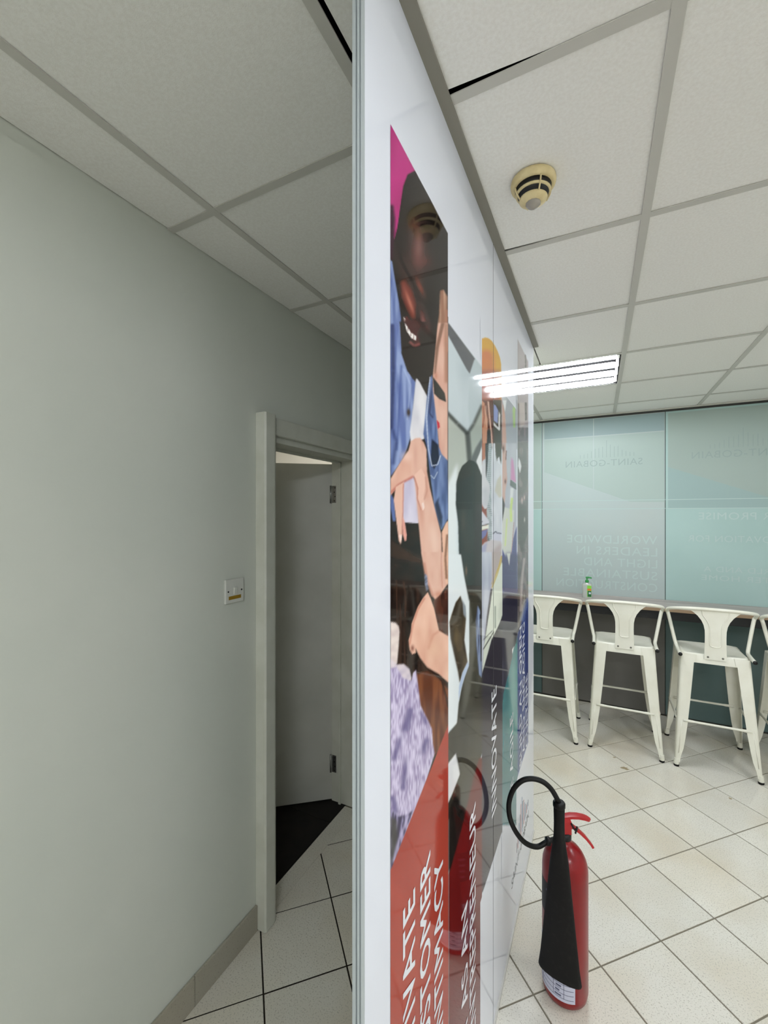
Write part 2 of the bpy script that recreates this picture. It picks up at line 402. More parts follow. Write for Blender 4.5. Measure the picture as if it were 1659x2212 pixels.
# lettering -------------------------------------------------------------
def text_mesh(s, spacing=1.0, bold=0.0):
    c = bpy.data.curves.new('t', 'FONT'); c.body = s; c.size = 1.0; c.space_character = spacing; c.offset = bold
    c.resolution_u = 3; c.fill_mode = 'FRONT'
    o = bpy.data.objects.new('t', c); COL.objects.link(o)
    dg = bpy.context.evaluated_depsgraph_get(); dg.update()
    me = bpy.data.meshes.new_from_object(o.evaluated_get(dg))
    bpy.data.objects.remove(o); bpy.data.curves.remove(c); me.materials.clear()
    return me
def place_text(name, s, m, parent, origin, ux, uy, width, caph, bold=0.015, spacing=1.05, front=None):
    """stretch the line of lettering to WIDTH x CAPH, its lower left corner at ORIGIN, along directions ux, uy; one mesh per word"""
    def ext(me): return min(v.co.x for v in me.vertices), max(v.co.x for v in me.vertices)
    line = text_mesh(s, spacing, 0.0); x0, x1 = ext(line); bpy.data.meshes.remove(line)
    cap = text_mesh('E', 1, 0.0); cy = [v.co.y for v in cap.vertices]; y0, h = min(cy), max(cy) - min(cy); bpy.data.meshes.remove(cap)
    O, U, V = Vector(origin), Vector(ux), Vector(uy); want = U.cross(V) if front is None else Vector(front)
    d = bold; bold = 0.0; words = s.split(' '); out = None
    for k, w in enumerate(words):
        pre = text_mesh(' '.join(words[:k + 1]), spacing, bold); e1 = ext(pre)[1]; bpy.data.meshes.remove(pre)
        me = text_mesh(w, spacing, bold); sh = e1 - ext(me)[1]
        for v in me.vertices:
            v.co = O + U * ((v.co.x + sh - x0) / (x1 - x0) * width) + V * ((v.co.y - y0) / h * caph)
        bm = bmesh.new()
        for q, (ax_, ay_) in enumerate(((-1, -1), (1, 1), (-1, 1), (1, -1)) if d else ((0, 0),)):   # heavier strokes: four prints a hair apart
            t = me.copy(); sh_ = U * (ax_ * d / (x1 - x0) * width) + V * (ay_ * d / h * caph) + want * (q * 0.00006)
            for v in t.vertices: v.co += sh_
            bm.from_mesh(t); bpy.data.meshes.remove(t)
        bm.normal_update()
        for f in bm.faces:
            if f.normal.dot(want) < 0: f.normal_flip()
        bm.to_mesh(me); bm.free()
        out = link(name, me, m, parent)
    return out
def back_text(s, xr, xl, z, cap, m):
    place_text('lettering', s, m, wb, (xr, YB - 0.0018, z), (-1, 0, 0), (0, 0, 1), xr - xl, cap, 0.0, 1.08, (0, -1, 0))
zz = 1.431
for s, wdt in (('WORLDWIDE', 0.70), ('LEADERS IN', 0.62), ('LIGHT AND', 0.56), ('SUSTAINABLE', 0.73), ('CONSTRUCTION', 0.79)):
    back_text(s, 0.446, 0.446 - wdt, zz, 0.070, 'pr_text'); zz -= 0.1005
def back_logo(x0, z):
    back_text('SAINT-GOBAIN', x0 + 0.605, x0, z, 0.055, 'pr_text2')
    random.seed(3)
    for k in range(15):
        x = x0 + 0.12 + k * 0.03; h = 0.03 + 0.13 * math.exp(-((k - 7) / 3.6) ** 2) * random.uniform(0.55, 1.0)
        flat('skyline_line', [(x, z + 0.075), (x + 0.004, z + 0.075), (x + 0.004, z + 0.075 + h), (x, z + 0.075 + h)], 'pr_text2', wb, YB - 0.0018)
back_logo(-0.266, 2.115); back_logo(0.684, 2.14)
back_text('OUR PROMISE', 1.33, 0.73, 1.645, 0.055, 'pr_text')
back_text('INNOVATION FOR', 1.33, 0.659, 1.465, 0.05, 'pr_text')
back_text('WORLD AND A', 1.33, 0.764, 1.225, 0.042, 'pr_text'); back_text('BETTER HOME', 1.33, 0.749, 1.155, 0.042, 'pr_text')

# skirting of the corridor wall
bb = box('baseboard_left', XL, XL + 0.004, YF, 1.312, 0.0, 0.096, 'grout'); tag(bb, 'grey speckled tile skirting along the corridor wall', kind='structure')
y = 1.312
while y > YF:
    y0 = max(y - 0.3, YF)
    box('skirting_tile', XL + 0.001, XL + 0.010, y0 + 0.001, y - 0.001, 0.0, 0.103, 'skirt', bb, 0.0012); y -= 0.3

# ---------------------------------------------------------------- door
door = empty('door_1', (XL, 1.35, 0)); tag(door, 'painted timber door standing half open with its thick rounded frame', kind='structure')
OFF = (XL, 1.35, 0)
def rounded_jamb(name, x0, x1, y0, y1, z0, z1, r, parent):
    bm = bmesh.new(); n = 8
    prof = [(x0, y0), (x1 - 0.006, y0), (x1, y0 + 0.006)] + [(x1 - r + r * math.cos(a), y1 - r + r * math.sin(a)) for a in [math.pi / 2 * k / n for k in range(n + 1)]] + [(x0, y1)]
    loft(bm, [[(x - OFF[0], yy - OFF[1], z) for x, yy in prof] for z in (z0, z1)])
    return autosmooth(obj(name, bm, 'frame', parent))
rounded_jamb('architrave', XL, XL + 0.050, 1.312, 1.392, 0.004, 2.092, 0.03, door)
box('architrave', XL, XL + 0.022, 2.108, 2.18, 0.004, 2.09, 'frame', door, 0.004, OFF)
box('head_architrave', XL, XL + 0.024, 1.392, 2.108, 2.015, 2.09, 'frame', door, 0.005, OFF)
box('door_lining', -1.402, XL + 0.003, 1.352, 1.392, 0.0, 2.02, 'frame', door, 0.002, OFF)
jb = box('door_lining', -1.402, XL + 0.003, 2.108, 2.14, 0.0, 2.02, 'frame', door, 0.002, OFF)
box('door_head_lining', -1.402, XL + 0.003, 1.392, 2.108, 1.988, 2.03, 'frame', door, 0.002, OFF)
box('door_stop', -1.350, -1.335, 2.096, 2.108, 0.0, 1.988, 'frame', door, 0.001, OFF)
box('door_stop', -1.350, -1.335, 1.392, 2.108, 1.976, 1.988, 'frame', door, 0.001, OFF)
leaf = box('door_leaf', 0.0, 0.70, -0.04, 0.0, 0.008, 1.978, 'leaf', door, 0.002)
leaf.location = (-1.400 - OFF[0], 2.1095 - OFF[1], 0)
leaf.rotation_euler = (0, 0, math.atan2(-0.20, -0.245))
for zh in (1.80, 0.22):
    h = box('hinge', -1.398, -1.370, 2.1055, 2.108, zh - 0.05, zh + 0.05, 'steel', door, 0.001, OFF)
    tube('hinge_pin', [(-1.404 - OFF[0], 2.101 - OFF[1], zh - 0.052), (-1.404 - OFF[0], 2.101 - OFF[1], zh + 0.052)], 0.005, 'steel', h)
    for dz in (-0.038, -0.013, 0.013, 0.038):
        s = tube('hinge_screw', [(-1.382 - OFF[0] + (0.005 if dz in (-0.013, 0.038) else 0), 2.1056 - OFF[1], zh + dz), (-1.382 - OFF[0] + (0.005 if dz in (-0.013, 0.038) else 0), 2.1045 - OFF[1], zh + dz)], 0.0035, 'black', h, 8)
tube('handle_spindle', [(0.64, -0.045, 1.0), (0.64, -0.085, 1.0)], 0.009, 'steel', leaf)
tube('lever_handle', smooth_path([(0.64, -0.085, 1.0), (0.60, -0.088, 1.0), (0.53, -0.086, 0.998)], 3), 0.008, 'steel', leaf)

# ---------------------------------------------------------------- partition
part = empty('wall_partition', (XP, YN, 0)); tag(part, 'floor to ceiling glass partition faced with white printed film', kind='structure')
PO = (XP, YN, 0); JY = 1.408
for a, b in ((YN + 0.008, JY - 0.001), (JY + 0.001, YE)):
    box('glass_panel', XP - 0.013, XP, a, b, 0.004, ZL - 0.001, 'film', part, 0, PO)
box('joint_seal', XP - 0.012, XP + 0.0003, JY - 0.0012, JY + 0.0012, 0.006, ZC - 0.004, 'joint', part, 0, PO)
for (a, b, yy, m) in ((-0.0168, -0.0142, YN + 0.002, 'alu_dark'), (-0.0142, -0.0088, YN - 0.002, 'alu'), (-0.0088, -0.0068, YN + 0.001, 'alu_dark'), (-0.0068, -0.0030, YN - 0.001, 'alu'), (-0.0030, -0.0012, YN + 0.001, 'alu_dark'), (-0.0012, 0.0004, YN, 'alu')):
    box('edge_profile', XP + a, XP + b, yy, YN + 0.009, 0.0, ZC, m, part, 0, PO)
box('base_channel', XP - 0.016, XP + 0.006, YN, YE + 0.001, 0.0, 0.012, 'tee', part, 0.001, PO)
box('end_edge', XP - 0.013, XP + 0.0003, YE, YE + 0.006, 0.004, ZC - 0.002, 'film', part, 0, PO)

# ---------------------------------------------------------------- printed posters on the partition
# The artwork is drawn on a flat sheet (two drawing units per picture unit) and printed on a fine mesh lying on the glass.
SS = 2.0; U0, V0, U1, V1 = 838.0, 240.0, 1148.0, 2480.0
RW, RH = int((U1 - U0) * SS), int((V1 - V0) * SS)
ART = np.empty((RH, RW, 3), np.float32); ART[:] = np.array((220, 223, 232)) / 255.0
rng = np.random.default_rng(7)
CR = {'A': (740, 200, 3.95), 'B': (760, 700, 3.95), 'C': (760, 1200, 3.95), 'D': (740, 1652, 3.95), 'E': (1030, 700, 8.508),
      'F': (960, 960, 7.375), 'G': (1080, 1300, 6.5), 'H': (840, 1000, 5.533), 'P': (0, 0, 1.0)}
clipu = [0, RW]
def T_(c, p):
    ox, oy, s = CR[c]; return ((ox + p[0] / s - U0) * SS, (oy + p[1] / s - V0) * SS)
def blur1(m, k):
    k = int(k)
    if k < 1: return m
    for ax in (0, 1):
        c = np.cumsum(np.pad(m, [(k + 1, k) if a == ax else (0, 0) for a in (0, 1)], mode='edge'), axis=ax)
        m = (np.take(c, range(2 * k + 1, c.shape[ax]), ax) - np.take(c, range(0, c.shape[ax] - 2 * k - 1), ax)) / (2 * k + 1)
    return m
def pmask(pts, pad):
    xs = [p[0] for p in pts]; ys = [p[1] for p in pts]
    x0, x1 = max(int(min(xs)) - pad, 0), min(int(max(xs)) + pad + 2, RW); y0, y1 = max(int(min(ys)) - pad, 0), min(int(max(ys)) + pad + 2, RH)
    if x1 <= x0 or y1 <= y0: return None
    X, Y = np.meshgrid(np.arange(x0, x1) + 0.5, np.arange(y0, y1) + 0.5)
    ins = np.zeros(X.shape, bool); n = len(pts)
    for i in range(n):
        (ax, ay), (bx, by) = pts[i], pts[(i + 1) % n]
        if ay == by: continue
        c = ((ay > Y) != (by > Y)) & (X < (bx - ax) * (Y - ay) / (by - ay) + ax)
        ins ^= c
    return ins.astype(np.float32), x0, y0
def vnoise(h, w, sx, sy):
    gh, gw = int(h / sy) + 3, int(w / sx) + 3
    g = rng.random((gh, gw)).astype(np.float32)
    yy = np.arange(h) / sy; xx = np.arange(w) / sx
    yi, xi = yy.astype(int), xx.astype(int); fy, fx = (yy - yi)[:, None], (xx - xi)[None, :]
    return (g[yi][:, xi] * (1 - fy) + g[yi + 1][:, xi] * fy) * (1 - fx) + (g[yi][:, xi + 1] * (1 - fy) + g[yi + 1][:, xi + 1] * fy) * fx
def blend(m, x0, y0, rgb, alpha=1.0, tex=None):
    h, w = m.shape; a = m * alpha
    lo, hi = max(clipu[0] - x0, 0), min(clipu[1] - x0, w)
    if hi <= lo: return
    a = a[:, lo:hi, None]; S = ART[y0:y0 + h, x0 + lo:x0 + hi]
    c = np.array(rgb, np.float32) / 255.0
    if tex is not None:
        sx, sy, rgb2, amt = tex
        t = np.clip((vnoise(h, w, sx * SS, sy * SS) - 0.5) * 2.4 * amt + 0.5 * amt, 0, 1)[:, lo:hi, None]
        c = c * (1 - t) + (np.array(rgb2, np.float32) / 255.0) * t
    S[:] = S * (1 - a) + c * a
def pg(c, pts, rgb, soft=0.6, alpha=1.0, tex=None):
    k = int(round(soft * SS)); r = pmask([T_(c, p) for p in pts], 2 * k + 2)
    if r is None: return
    m, x0, y0 = r
    if k: m = blur1(blur1(m, k), max(k // 2, 1))
    blend(m, x0, y0, rgb, alpha, tex)
def blob(c, cx, cy, rx, ry, rgb, alpha=1.0, rot=0.0):
    (px, py) = T_(c, (cx, cy)); s = SS / CR[c][2]; rx, ry = rx * s, ry * s; R_ = int(2.2 * max(rx, ry)) + 2
    x0, x1, y0, y1 = max(int(px) - R_, 0), min(int(px) + R_, RW), max(int(py) - R_, 0), min(int(py) + R_, RH)
    if x1 <= x0 or y1 <= y0: return
    X, Y = np.meshgrid(np.arange(x0, x1) + 0.5 - px, np.arange(y0, y1) + 0.5 - py)
    ca, sa = math.cos(rot), math.sin(rot)
    q = ((X * ca + Y * sa) / rx) ** 2 + ((-X * sa + Y * ca) / ry) ** 2
    blend(np.exp(-q * 1.3).astype(np.float32), x0, y0, rgb, alpha)
def ln(c, pts, w, rgb, soft=0.4, alpha=1.0):
    for a, b in zip(pts[:-1], pts[1:]):
        d = math.hypot(b[0] - a[0], b[1] - a[1]) or 1; nx, ny = -(b[1] - a[1]) / d * w / 2, (b[0] - a[0]) / d * w / 2
        pg(c, [(a[0] + nx, a[1] + ny), (b[0] + nx, b[1] + ny), (b[0] - nx, b[1] - ny), (a[0] - nx, a[1] - ny)], rgb, soft, alpha)
def col(a, b): clipu[0], clipu[1] = int((a - U0) * SS), int((b - U0) * SS)
#ART_BEGIN
SK = (224, 180, 162); SKD = (190, 132, 112); DK = (40, 34, 30)
# strip 1
col(842, 968)
pg('P', [(840, 264), (968, 508), (968, 2480), (840, 2480)], (34, 28, 25), 0.3)
pg('A', [(400, 255), (640, 715), (560, 700), (520, 800), (490, 980), (465, 1160), (440, 1260), (400, 1100)], (188, 42, 126), 0.6, 1, (30, 60, (172, 34, 112), 0.8))
pg('A', [(400, 960), (430, 960), (445, 1080), (440, 1260), (420, 1420), (400, 1420)], (58, 18, 44), 3)
pg('A', [(552, 700), (615, 665), (890, 1195), (892, 2000), (700, 2212), (480, 2212), (440, 1600), (430, 1300), (470, 1130), (490, 980), (515, 800)], (32, 26, 23), 0.8)
blob('A', 700, 960, 120, 160, (46, 40, 36), 0.8)
blob('A', 640, 1350, 85, 230, (104, 62, 57), 0.9); blob('A', 650, 1300, 36, 170, (140, 98, 94), 0.45); blob('A', 690, 1440, 90, 70, (96, 54, 50), 0.7)
blob('A', 545, 1560, 60, 260, (70, 44, 38), 0.7, -0.35)
blob('A', 600, 1130, 60, 70, (88, 50, 40), 0.7); ln('A', [(640, 1095), (690, 1080), (740, 1090), (785, 1125)], 20, (18, 14, 12), 1.2); ln('A', [(665, 1130), (710, 1150), (760, 1145)], 24, (16, 12, 11), 1.2); ln('A', [(650, 1180), (720, 1195), (770, 1160)], 16, (74, 50, 40), 2, 0.8)
ln('A', [(480, 1300), (500, 1440), (545, 1530), (610, 1640), (640, 1760), (700, 1880)], 26, (28, 20, 18), 2)
pg('A', [(490, 1610), (530, 1600), (590, 1690), (625, 1800), (615, 1930), (590, 1940), (545, 1850), (500, 1740)], (112, 52, 42), 4)
blob('A', 570, 1790, 18, 120, (186, 112, 92), 0.8, -0.35); blob('A', 660, 1660, 28, 100, (124, 62, 48), 0.8, -0.4); blob('A', 690, 1960, 34, 150, (112, 62, 58), 0.85, -0.2); blob('A', 695, 1990, 14, 70, (160, 110, 108), 0.6, -0.2)
pg('A', [(520, 1930), (545, 1900), (640, 2070), (665, 2140), (600, 2190), (540, 2130), (515, 2020)], (92, 44, 42), 2)
pg('A', [(518, 1912), (545, 1950), (560, 1990), (590, 2030), (628, 2085), (622, 2122), (585, 2090), (545, 2030), (525, 1970)], (240, 236, 232), 0.5)
for q in ((548, 1950, 552, 2030), (575, 2000, 575, 2070), (602, 2040, 602, 2105)): ln('A', [(q[0], q[1]), (q[2], q[3])], 5, (90, 50, 46), 0.3)
ln('A', [(560, 2120), (600, 2150), (660, 2140)], 34, (124, 66, 64), 2)
# hair and face of the second person
pg('A', [(830, 1690), (860, 1680), (892, 1740), (892, 2212), (790, 2212), (800, 2050), (820, 1900)], (150, 106, 84), 2, 1, (4, 60, (200, 158, 132), 0.9))
pg('A', [(880, 1850), (892, 1850), (892, 2212), (860, 2212)], (176, 120, 96), 2)
# denim jacket left
pg('A', [(400, 1425), (420, 1440), (445, 1600), (480, 1800), (495, 1920), (500, 2212), (400, 2212)], (130, 146, 190), 1, 1, (6, 50, (92, 108, 158), 0.9))
pg('B', [(320, 0), (412, 0), (420, 250), (470, 400), (545, 500), (520, 720), (500, 960), (470, 1060), (420, 1170), (330, 1300)], (142, 158, 200), 0.8, 1, (5, 45, (98, 114, 166), 0.95))
ln('B', [(345, 0), (350, 400), (335, 900)], 30, (38, 46, 86), 2.5, 0.8); ln('B', [(420, 350), (405, 620), (380, 1080)], 14, (64, 80, 136), 2, 0.8); ln('B', [(440, 380), (500, 520), (470, 820)], 10, (176, 190, 222), 1.5, 0.7)
ln('B', [(345, 900), (375, 1000), (350, 1200)], 26, (44, 54, 96), 3, 0.7)
pg('B', [(545, 455), (600, 520), (660, 640), (640, 720), (615, 980), (500, 1020), (492, 920), (520, 700)], (228, 226, 230), 0.8, 1, (10, 30, (206, 204, 212), 0.7))
blob('B', 481, 755, 17, 36, (44, 34, 30), 1.0); blob('B', 481, 750, 8, 18, (78, 66, 60), 0.8)
pg('B', [(405, -20), (415, 130), (424, 240), (460, 360), (520, 475), (560, 462), (600, 540), (648, 632), (668, 560), (690, 430), (715, 300), (722, -20)], DK, 0.9)
pg('B', [(440, -40), (470, 60), (520, 150), (560, 190), (585, 160), (560, 80), (600, 20), (560, -40)], (70, 36, 34), 2.5)
pg('B', [(448, -10), (470, 20), (500, 70), (548, 105), (545, 142), (505, 120), (465, 60)], (240, 236, 232), 0.5)
for q in ((478, 25, 474, 62), (503, 62, 500, 105), (526, 90, 524, 130)): ln('B', [(q[0], q[1]), (q[2], q[3])], 5, (90, 50, 46), 0.3)
ln('B', [(490, 150), (530, 185), (580, 170)], 22, (128, 72, 70), 2)
blob('B', 640, 20, 40, 70, (84, 48, 46), 0.7)
# denim right with seam
pg('B', [(650, 520), (680, 430), (720, 640), (740, 1050), (815, 1160), (820, 1660), (762, 1760), (705, 1580), (662, 1260), (640, 1060), (608, 940), (630, 720)], (112, 132, 178), 0.8, 1, (5, 30, (72, 90, 134), 0.9))
pg('B', [(680, 980), (735, 1030), (745, 1150), (700, 1240), (668, 1180)], (26, 34, 58), 1.5)
ln('B', [(665, 450), (650, 640), (635, 800), (650, 1060), (680, 1210), (730, 1200), (755, 1120)], 9, (206, 214, 230), 0.5, 0.85)
ln('B', [(690, 480), (660, 760), (690, 800)], 12, (40, 50, 84), 1, 0.8); ln('B', [(670, 1290), (700, 1320), (730, 1260)], 7, (196, 206, 224), 0.5, 0.8)
pg('B', [(705, 1540), (745, 1470), (735, 1520), (770, 1640), (765, 1750), (730, 1660)], (34, 44, 72), 2)
# second face
pg('B', [(735, -10), (815, -10), (815, 1165), (765, 1110), (742, 1050), (732, 940), (722, 830), (706, 700), (690, 560), (690, 430), (712, 200)], SK, 0.8, 1, (8, 40, (206, 152, 134), 0.6))
pg('B', [(760, -10), (790, -10), (740, 200), (715, 420), (700, 430), (712, 200)], (120, 84, 66), 1.5, 0.8); ln('B', [(800, -10), (805, 500)], 22, (150, 104, 80), 3, 0.7)
pg('B', [(690, 450), (735, 510), (790, 590), (802, 665), (745, 640), (700, 595)], (46, 44, 42), 0.8); blob('B', 715, 440, 16, 40, (190, 126, 106), 0.7)
pg('B', [(722, 818), (744, 842), (750, 880), (732, 896)], (196, 44, 62), 0.7)
blob('B', 770, 900, 24, 160, (240, 204, 188), 0.5)
# shirt hem, hand, forearm
pg('B', [(430, 1350), (520, 1290), (560, 1420), (570, 1702), (438, 1692), (428, 1600)], (214, 208, 224), 0.8, 1, (10, 40, (180, 172, 198), 0.6))
pg('B', [(328, 1440), (358, 1500), (372, 1680), (345, 1690), (328, 1600)], (92, 108, 160), 1)
pg('B', [(328, 1560), (345, 1680), (470, 1702), (570, 1702), (600, 1950), (640, 2230), (328, 2230)], (32, 27, 24), 1.2, 1, (12, 12, (46, 34, 28), 0.7))
pg('B', [(330, 1830), (420, 1900), (600, 2000), (605, 2060), (330, 1990)], (72, 48, 36), 4, 0.6)
pg('B', [(500, 1000), (540, 975), (580, 970), (612, 1010), (635, 1070), (640, 1260), (665, 1400), (705, 1570), (760, 1790), (765, 2000), (800, 2230), (640, 2230), (590, 1950), (566, 1690), (545, 1430), (528, 1300), (480, 1330), (430, 1350), (380, 1400), (328, 1465), (328, 1320), (365, 1255), (420, 1165), (480, 1080)], SK, 0.8, 1, (9, 26, (212, 160, 140), 0.55))
blob('B', 575, 1500, 26, 220, (202, 146, 126), 0.75, -0.1); blob('B', 700, 1850, 40, 260, (236, 200, 182), 0.7, -0.1); blob('B', 470, 1130, 50, 50, (240, 204, 190), 0.7); blob('B', 540, 1120, 24, 130, (204, 152, 134), 0.5)
ln('B', [(330, 1440), (400, 1370), (470, 1330), (525, 1300)], 16, (176, 90, 80), 2, 0.8)
pg('B', [(372, 1390), (442, 1345), (436, 1480), (432, 1620), (428, 1790), (416, 1878), (398, 1850), (380, 1700), (355, 1500)], SK, 0.6); ln('B', [(438, 1360), (434, 1600), (426, 1800)], 8, (186, 110, 96), 1, 0.8)
pg('B', [(430, 1630), (452, 1700), (466, 1800), (462, 1848), (448, 1850), (432, 1790)], (222, 160, 146), 0.6)
pg('B', [(400, 1800), (425, 1800), (416, 1880)], (240, 214, 206), 0.6)
pg('B', [(530, 1290), (590, 1230), (625, 1300), (622, 1400), (608, 1460), (618, 1560), (606, 1592), (582, 1575), (555, 1480), (560, 1400)], (232, 190, 172), 0.6); ln('B', [(532, 1310), (560, 1400), (556, 1490), (590, 1585)], 9, (176, 106, 90), 1, 0.8); ln('B', [(625, 1300), (640, 1420), (615, 1500)], 10, (186, 128, 110), 1.5, 0.6)
pg('B', [(594, 1530), (610, 1520), (618, 1565), (606, 1592)], (242, 218, 210), 0.5)
# elbow, second forearm
pg('C', [(590, -30), (770, -30), (820, -30), (812, 250), (760, 320), (715, 386), (675, 330), (625, 150)], SK, 0.8, 1, (9, 26, (214, 164, 144), 0.5))
ln('C', [(612, 60), (640, 220), (690, 350)], 22, (186, 128, 108), 2, 0.7); blob('C', 740, 330, 40, 30, (196, 128, 104), 0.7)
pg('C', [(765, -200), (800, -280), (822, -300), (822, 250), (800, 240), (780, 100)], (232, 184, 158), 1); ln('C', [(812, -180), (796, 20), (806, 200)], 18, (120, 78, 56), 1.5, 0.8); ln('C', [(768, -200), (760, 60), (770, 280)], 8, (196, 132, 110), 1, 0.6)
pg('C', [(618, 150), (640, 170), (650, 290), (630, 310), (620, 240)], (150, 160, 186), 1, 0.9, (3, 3, (96, 104, 130), 0.8))
pg('C', [(328, 200), (620, 250), (640, 330), (520, 560), (500, 780), (640, 960), (830, 1110), (830, 1300), (328, 1300)], (58, 40, 32), 2.5, 1, (3, 60, (30, 20, 17), 1.0))
pg('C', [(690, 390), (760, 330), (830, 250), (830, 700), (740, 640)], (84, 46, 34), 1.5, 1, (6, 30, (58, 32, 26), 0.8))
for q in ((400, 300, 470, 700), (440, 560, 500, 780), (350, 300, 370, 560), (480, 290, 560, 430)): ln('C', [q[:2], q[2:]], 7, (24, 16, 14), 1, 0.8)
pg('C', [(520, 1010), (640, 960), (830, 1120), (830, 1600), (690, 1720), (560, 1200)], (126, 74, 46), 2, 1, (5, 50, (96, 52, 34), 0.9))
ln('C', [(540, 1000), (640, 960), (760, 1040), (830, 1130)], 40, (46, 28, 22), 3, 0.8); ln('C', [(770, 1080), (800, 1200), (824, 1300)], 14, (44, 26, 20), 1.5, 0.8)
pg('C', [(645, 312), (668, 360), (700, 450), (722, 550), (742, 640), (830, 692), (830, 1092), (740, 1010), (640, 952), (580, 872), (540, 790), (545, 830), (512, 842), (490, 800), (482, 720), (503, 650), (508, 580), (560, 440), (600, 370)], (232, 186, 164), 0.7, 1, (12, 30, (218, 164, 142), 0.6))
ln('C', [(620, 360), (560, 460), (520, 580), (505, 660), (490, 760)], 14, (190, 122, 102), 1.5, 0.7); blob('C', 515, 790, 16, 28, (110, 56, 44), 0.8); ln('C', [(742, 645), (690, 680), (650, 800)], 14, (204, 142, 120), 2.5, 0.7); blob('C', 700, 800, 60, 90, (238, 200, 172), 0.5)
# pale cuffs and lilac fleece
pg('C', [(328, 566), (372, 574), (398, 606), (405, 650), (396, 780), (384, 920), (328, 960)], (226, 212, 206), 0.8, 1, (8, 8, (206, 188, 186), 0.6))
pg('C', [(328, 880), (385, 930), (440, 926), (490, 968), (506, 1040), (500, 1100), (328, 1200)], (218, 206, 212), 0.8, 1, (8, 8, (190, 178, 196), 0.7))
pg('C', [(328, 960), (380, 950), (430, 1040), (504, 1070), (520, 1000), (545, 975), (560, 1080), (585, 1280), (640, 1390), (682, 1480), (690, 1600), (705, 1690), (640, 1900), (520, 2230), (328, 2700)], (208, 198, 224), 1.2, 1, (1.5, 11, (150, 136, 174), 0.85))
for q in ((350, 1750, 500, 1300, 40), (590, 1700, 640, 1560, 44), (500, 1350, 470, 1500, 30), (430, 2000, 470, 1700, 40), (580, 1330, 640, 1440, 26), (340, 2050, 380, 2200, 44)): ln('C', [q[:2], q[2:4]], q[4], (84, 74, 120), 4, 0.7)
for q in ((420, 1500, 500, 1850, 30), (560, 1450, 600, 1850, 24), (350, 1250, 400, 1550, 30), (480, 1900, 540, 1600, 20)): ln('C', [q[:2], q[2:4]], q[4], (226, 216, 240), 4, 0.7)
pg('D', [(408, 380), (470, 440), (560, 420), (600, 380), (430, 870), (408, 900)], (150, 140, 176), 1.5, 1, (3, 14, (64, 56, 84), 1.0))
pg('D', [(408, 440), (460, 470), (470, 620), (430, 800), (408, 860)], (66, 64, 62), 3, 0.9)
ln('D', [(560, 430), (480, 640), (440, 820)], 18, (206, 196, 226), 2.5, 0.7)
# red field
pg('P', [(970, 1560), (970, 2480), (840, 2480), (840, 1888), (843, 1880)], (168, 66, 52), 0.4, 1, (40, 60, (158, 58, 46), 0.6))
# strip 2
col(968, 1041)
pg('P', [(960, 688), (1041, 792), (1041, 2480), (960, 2480)], (204, 214, 219), 0.3)
pg('B', [(800, -30), (815, -10), (1110, 372), (1110, 900), (800, 900)], (198, 209, 214), 0.4, 1, (20, 60, (184, 196, 202), 0.6))
pg('B', [(800, -20), (830, 0), (1050, 298), (1005, 425), (980, 390), (800, 60)], (92, 94, 98), 0.8); pg('B', [(1045, 300), (1110, 372), (1110, 700), (1003, 910), (990, 700), (1006, 425)], (186, 198, 203), 1.5)
pg('B', [(800, 730), (975, 930), (1000, 1180), (940, 1300), (800, 1400)], (178, 184, 176), 1.5); pg('B', [(1000, 930), (1110, 690), (1110, 1000), (1010, 1170)], (168, 176, 168), 1.5)
ln('B', [(800, 745), (900, 850), (985, 935)], 30, (58, 62, 60), 2.5, 0.9); ln('B', [(985, 935), (1040, 850), (1110, 690)], 24, (66, 70, 68), 2.5, 0.85); ln('B', [(985, 925), (1004, 1180)], 40, (52, 54, 52), 2.5, 0.85)
pg('B', [(1005, 1170), (1060, 1050), (1110, 970), (1110, 1200), (1080, 1230)], (92, 96, 96), 2)
pg('B', [(1060, 1170), (1085, 1110), (1110, 1040), (1110, 1300), (1085, 1260)], (226, 228, 230), 0.8)
pg('B', [(800, 1400), (900, 1180), (900, 2300), (800, 2300)], (224, 230, 232), 4)
pg('B', [(1000, 1160), (1040, 1172), (1070, 1200), (1110, 1300), (1110, 2300), (960, 2300), (940, 2150), (912, 1960), (905, 1700), (885, 1540), (890, 1350), (912, 1270), (940, 1210)], (34, 35, 33), 0.8)
blob('B', 950, 1680, 26, 120, (72, 60, 50), 0.8); blob('B', 980, 1900, 30, 160, (62, 54, 46), 0.7); blob('B', 980, 2080, 10, 80, (120, 92, 72), 0.7); blob('B', 1030, 1850, 40, 200, (48, 46, 42), 0.8)
pg('C', [(800, -10), (935, -10), (960, 180), (1002, 385), (1000, 930), (940, 1120), (900, 1430), (800, 1520)], (226, 232, 235), 0.8)
pg('C', [(930, -30), (1120, -30), (1120, 1660), (1000, 2000), (880, 2000), (830, 2250), (800, 2250), (800, 1540), (895, 1430), (910, 1260), (940, 1100), (990, 940), (1000, 920), (1002, 385), (960, 170)], (62, 59, 50), 0.8, 1, (6, 40, (50, 48, 42), 0.8))
pg('C', [(930, -30), (1110, -30), (1108, 420), (1040, 300), (1000, 390), (960, 170)], (40, 40, 36), 2)
blob('C', 975, 130, 12, 60, (130, 104, 84), 0.7)
pg('C', [(925, 342), (940, 390), (965, 430), (972, 540), (958, 720), (985, 900), (990, 930), (960, 970), (918, 1085), (905, 1000), (880, 890), (840, 710), (830, 570), (850, 500), (884, 400)], (80, 66, 48), 0.8, 1, (7, 24, (56, 46, 36), 0.9))
pg('C', [(940, 370), (970, 440), (972, 540), (950, 500)], (150, 160, 170), 1.2, 0.9); blob('C', 890, 700, 22, 110, (104, 88, 62), 0.7)
pg('C', [(985, 905), (1000, 935), (960, 1040), (925, 1160), (910, 1250), (912, 1120), (940, 1000)], (178, 194, 220), 0.8)
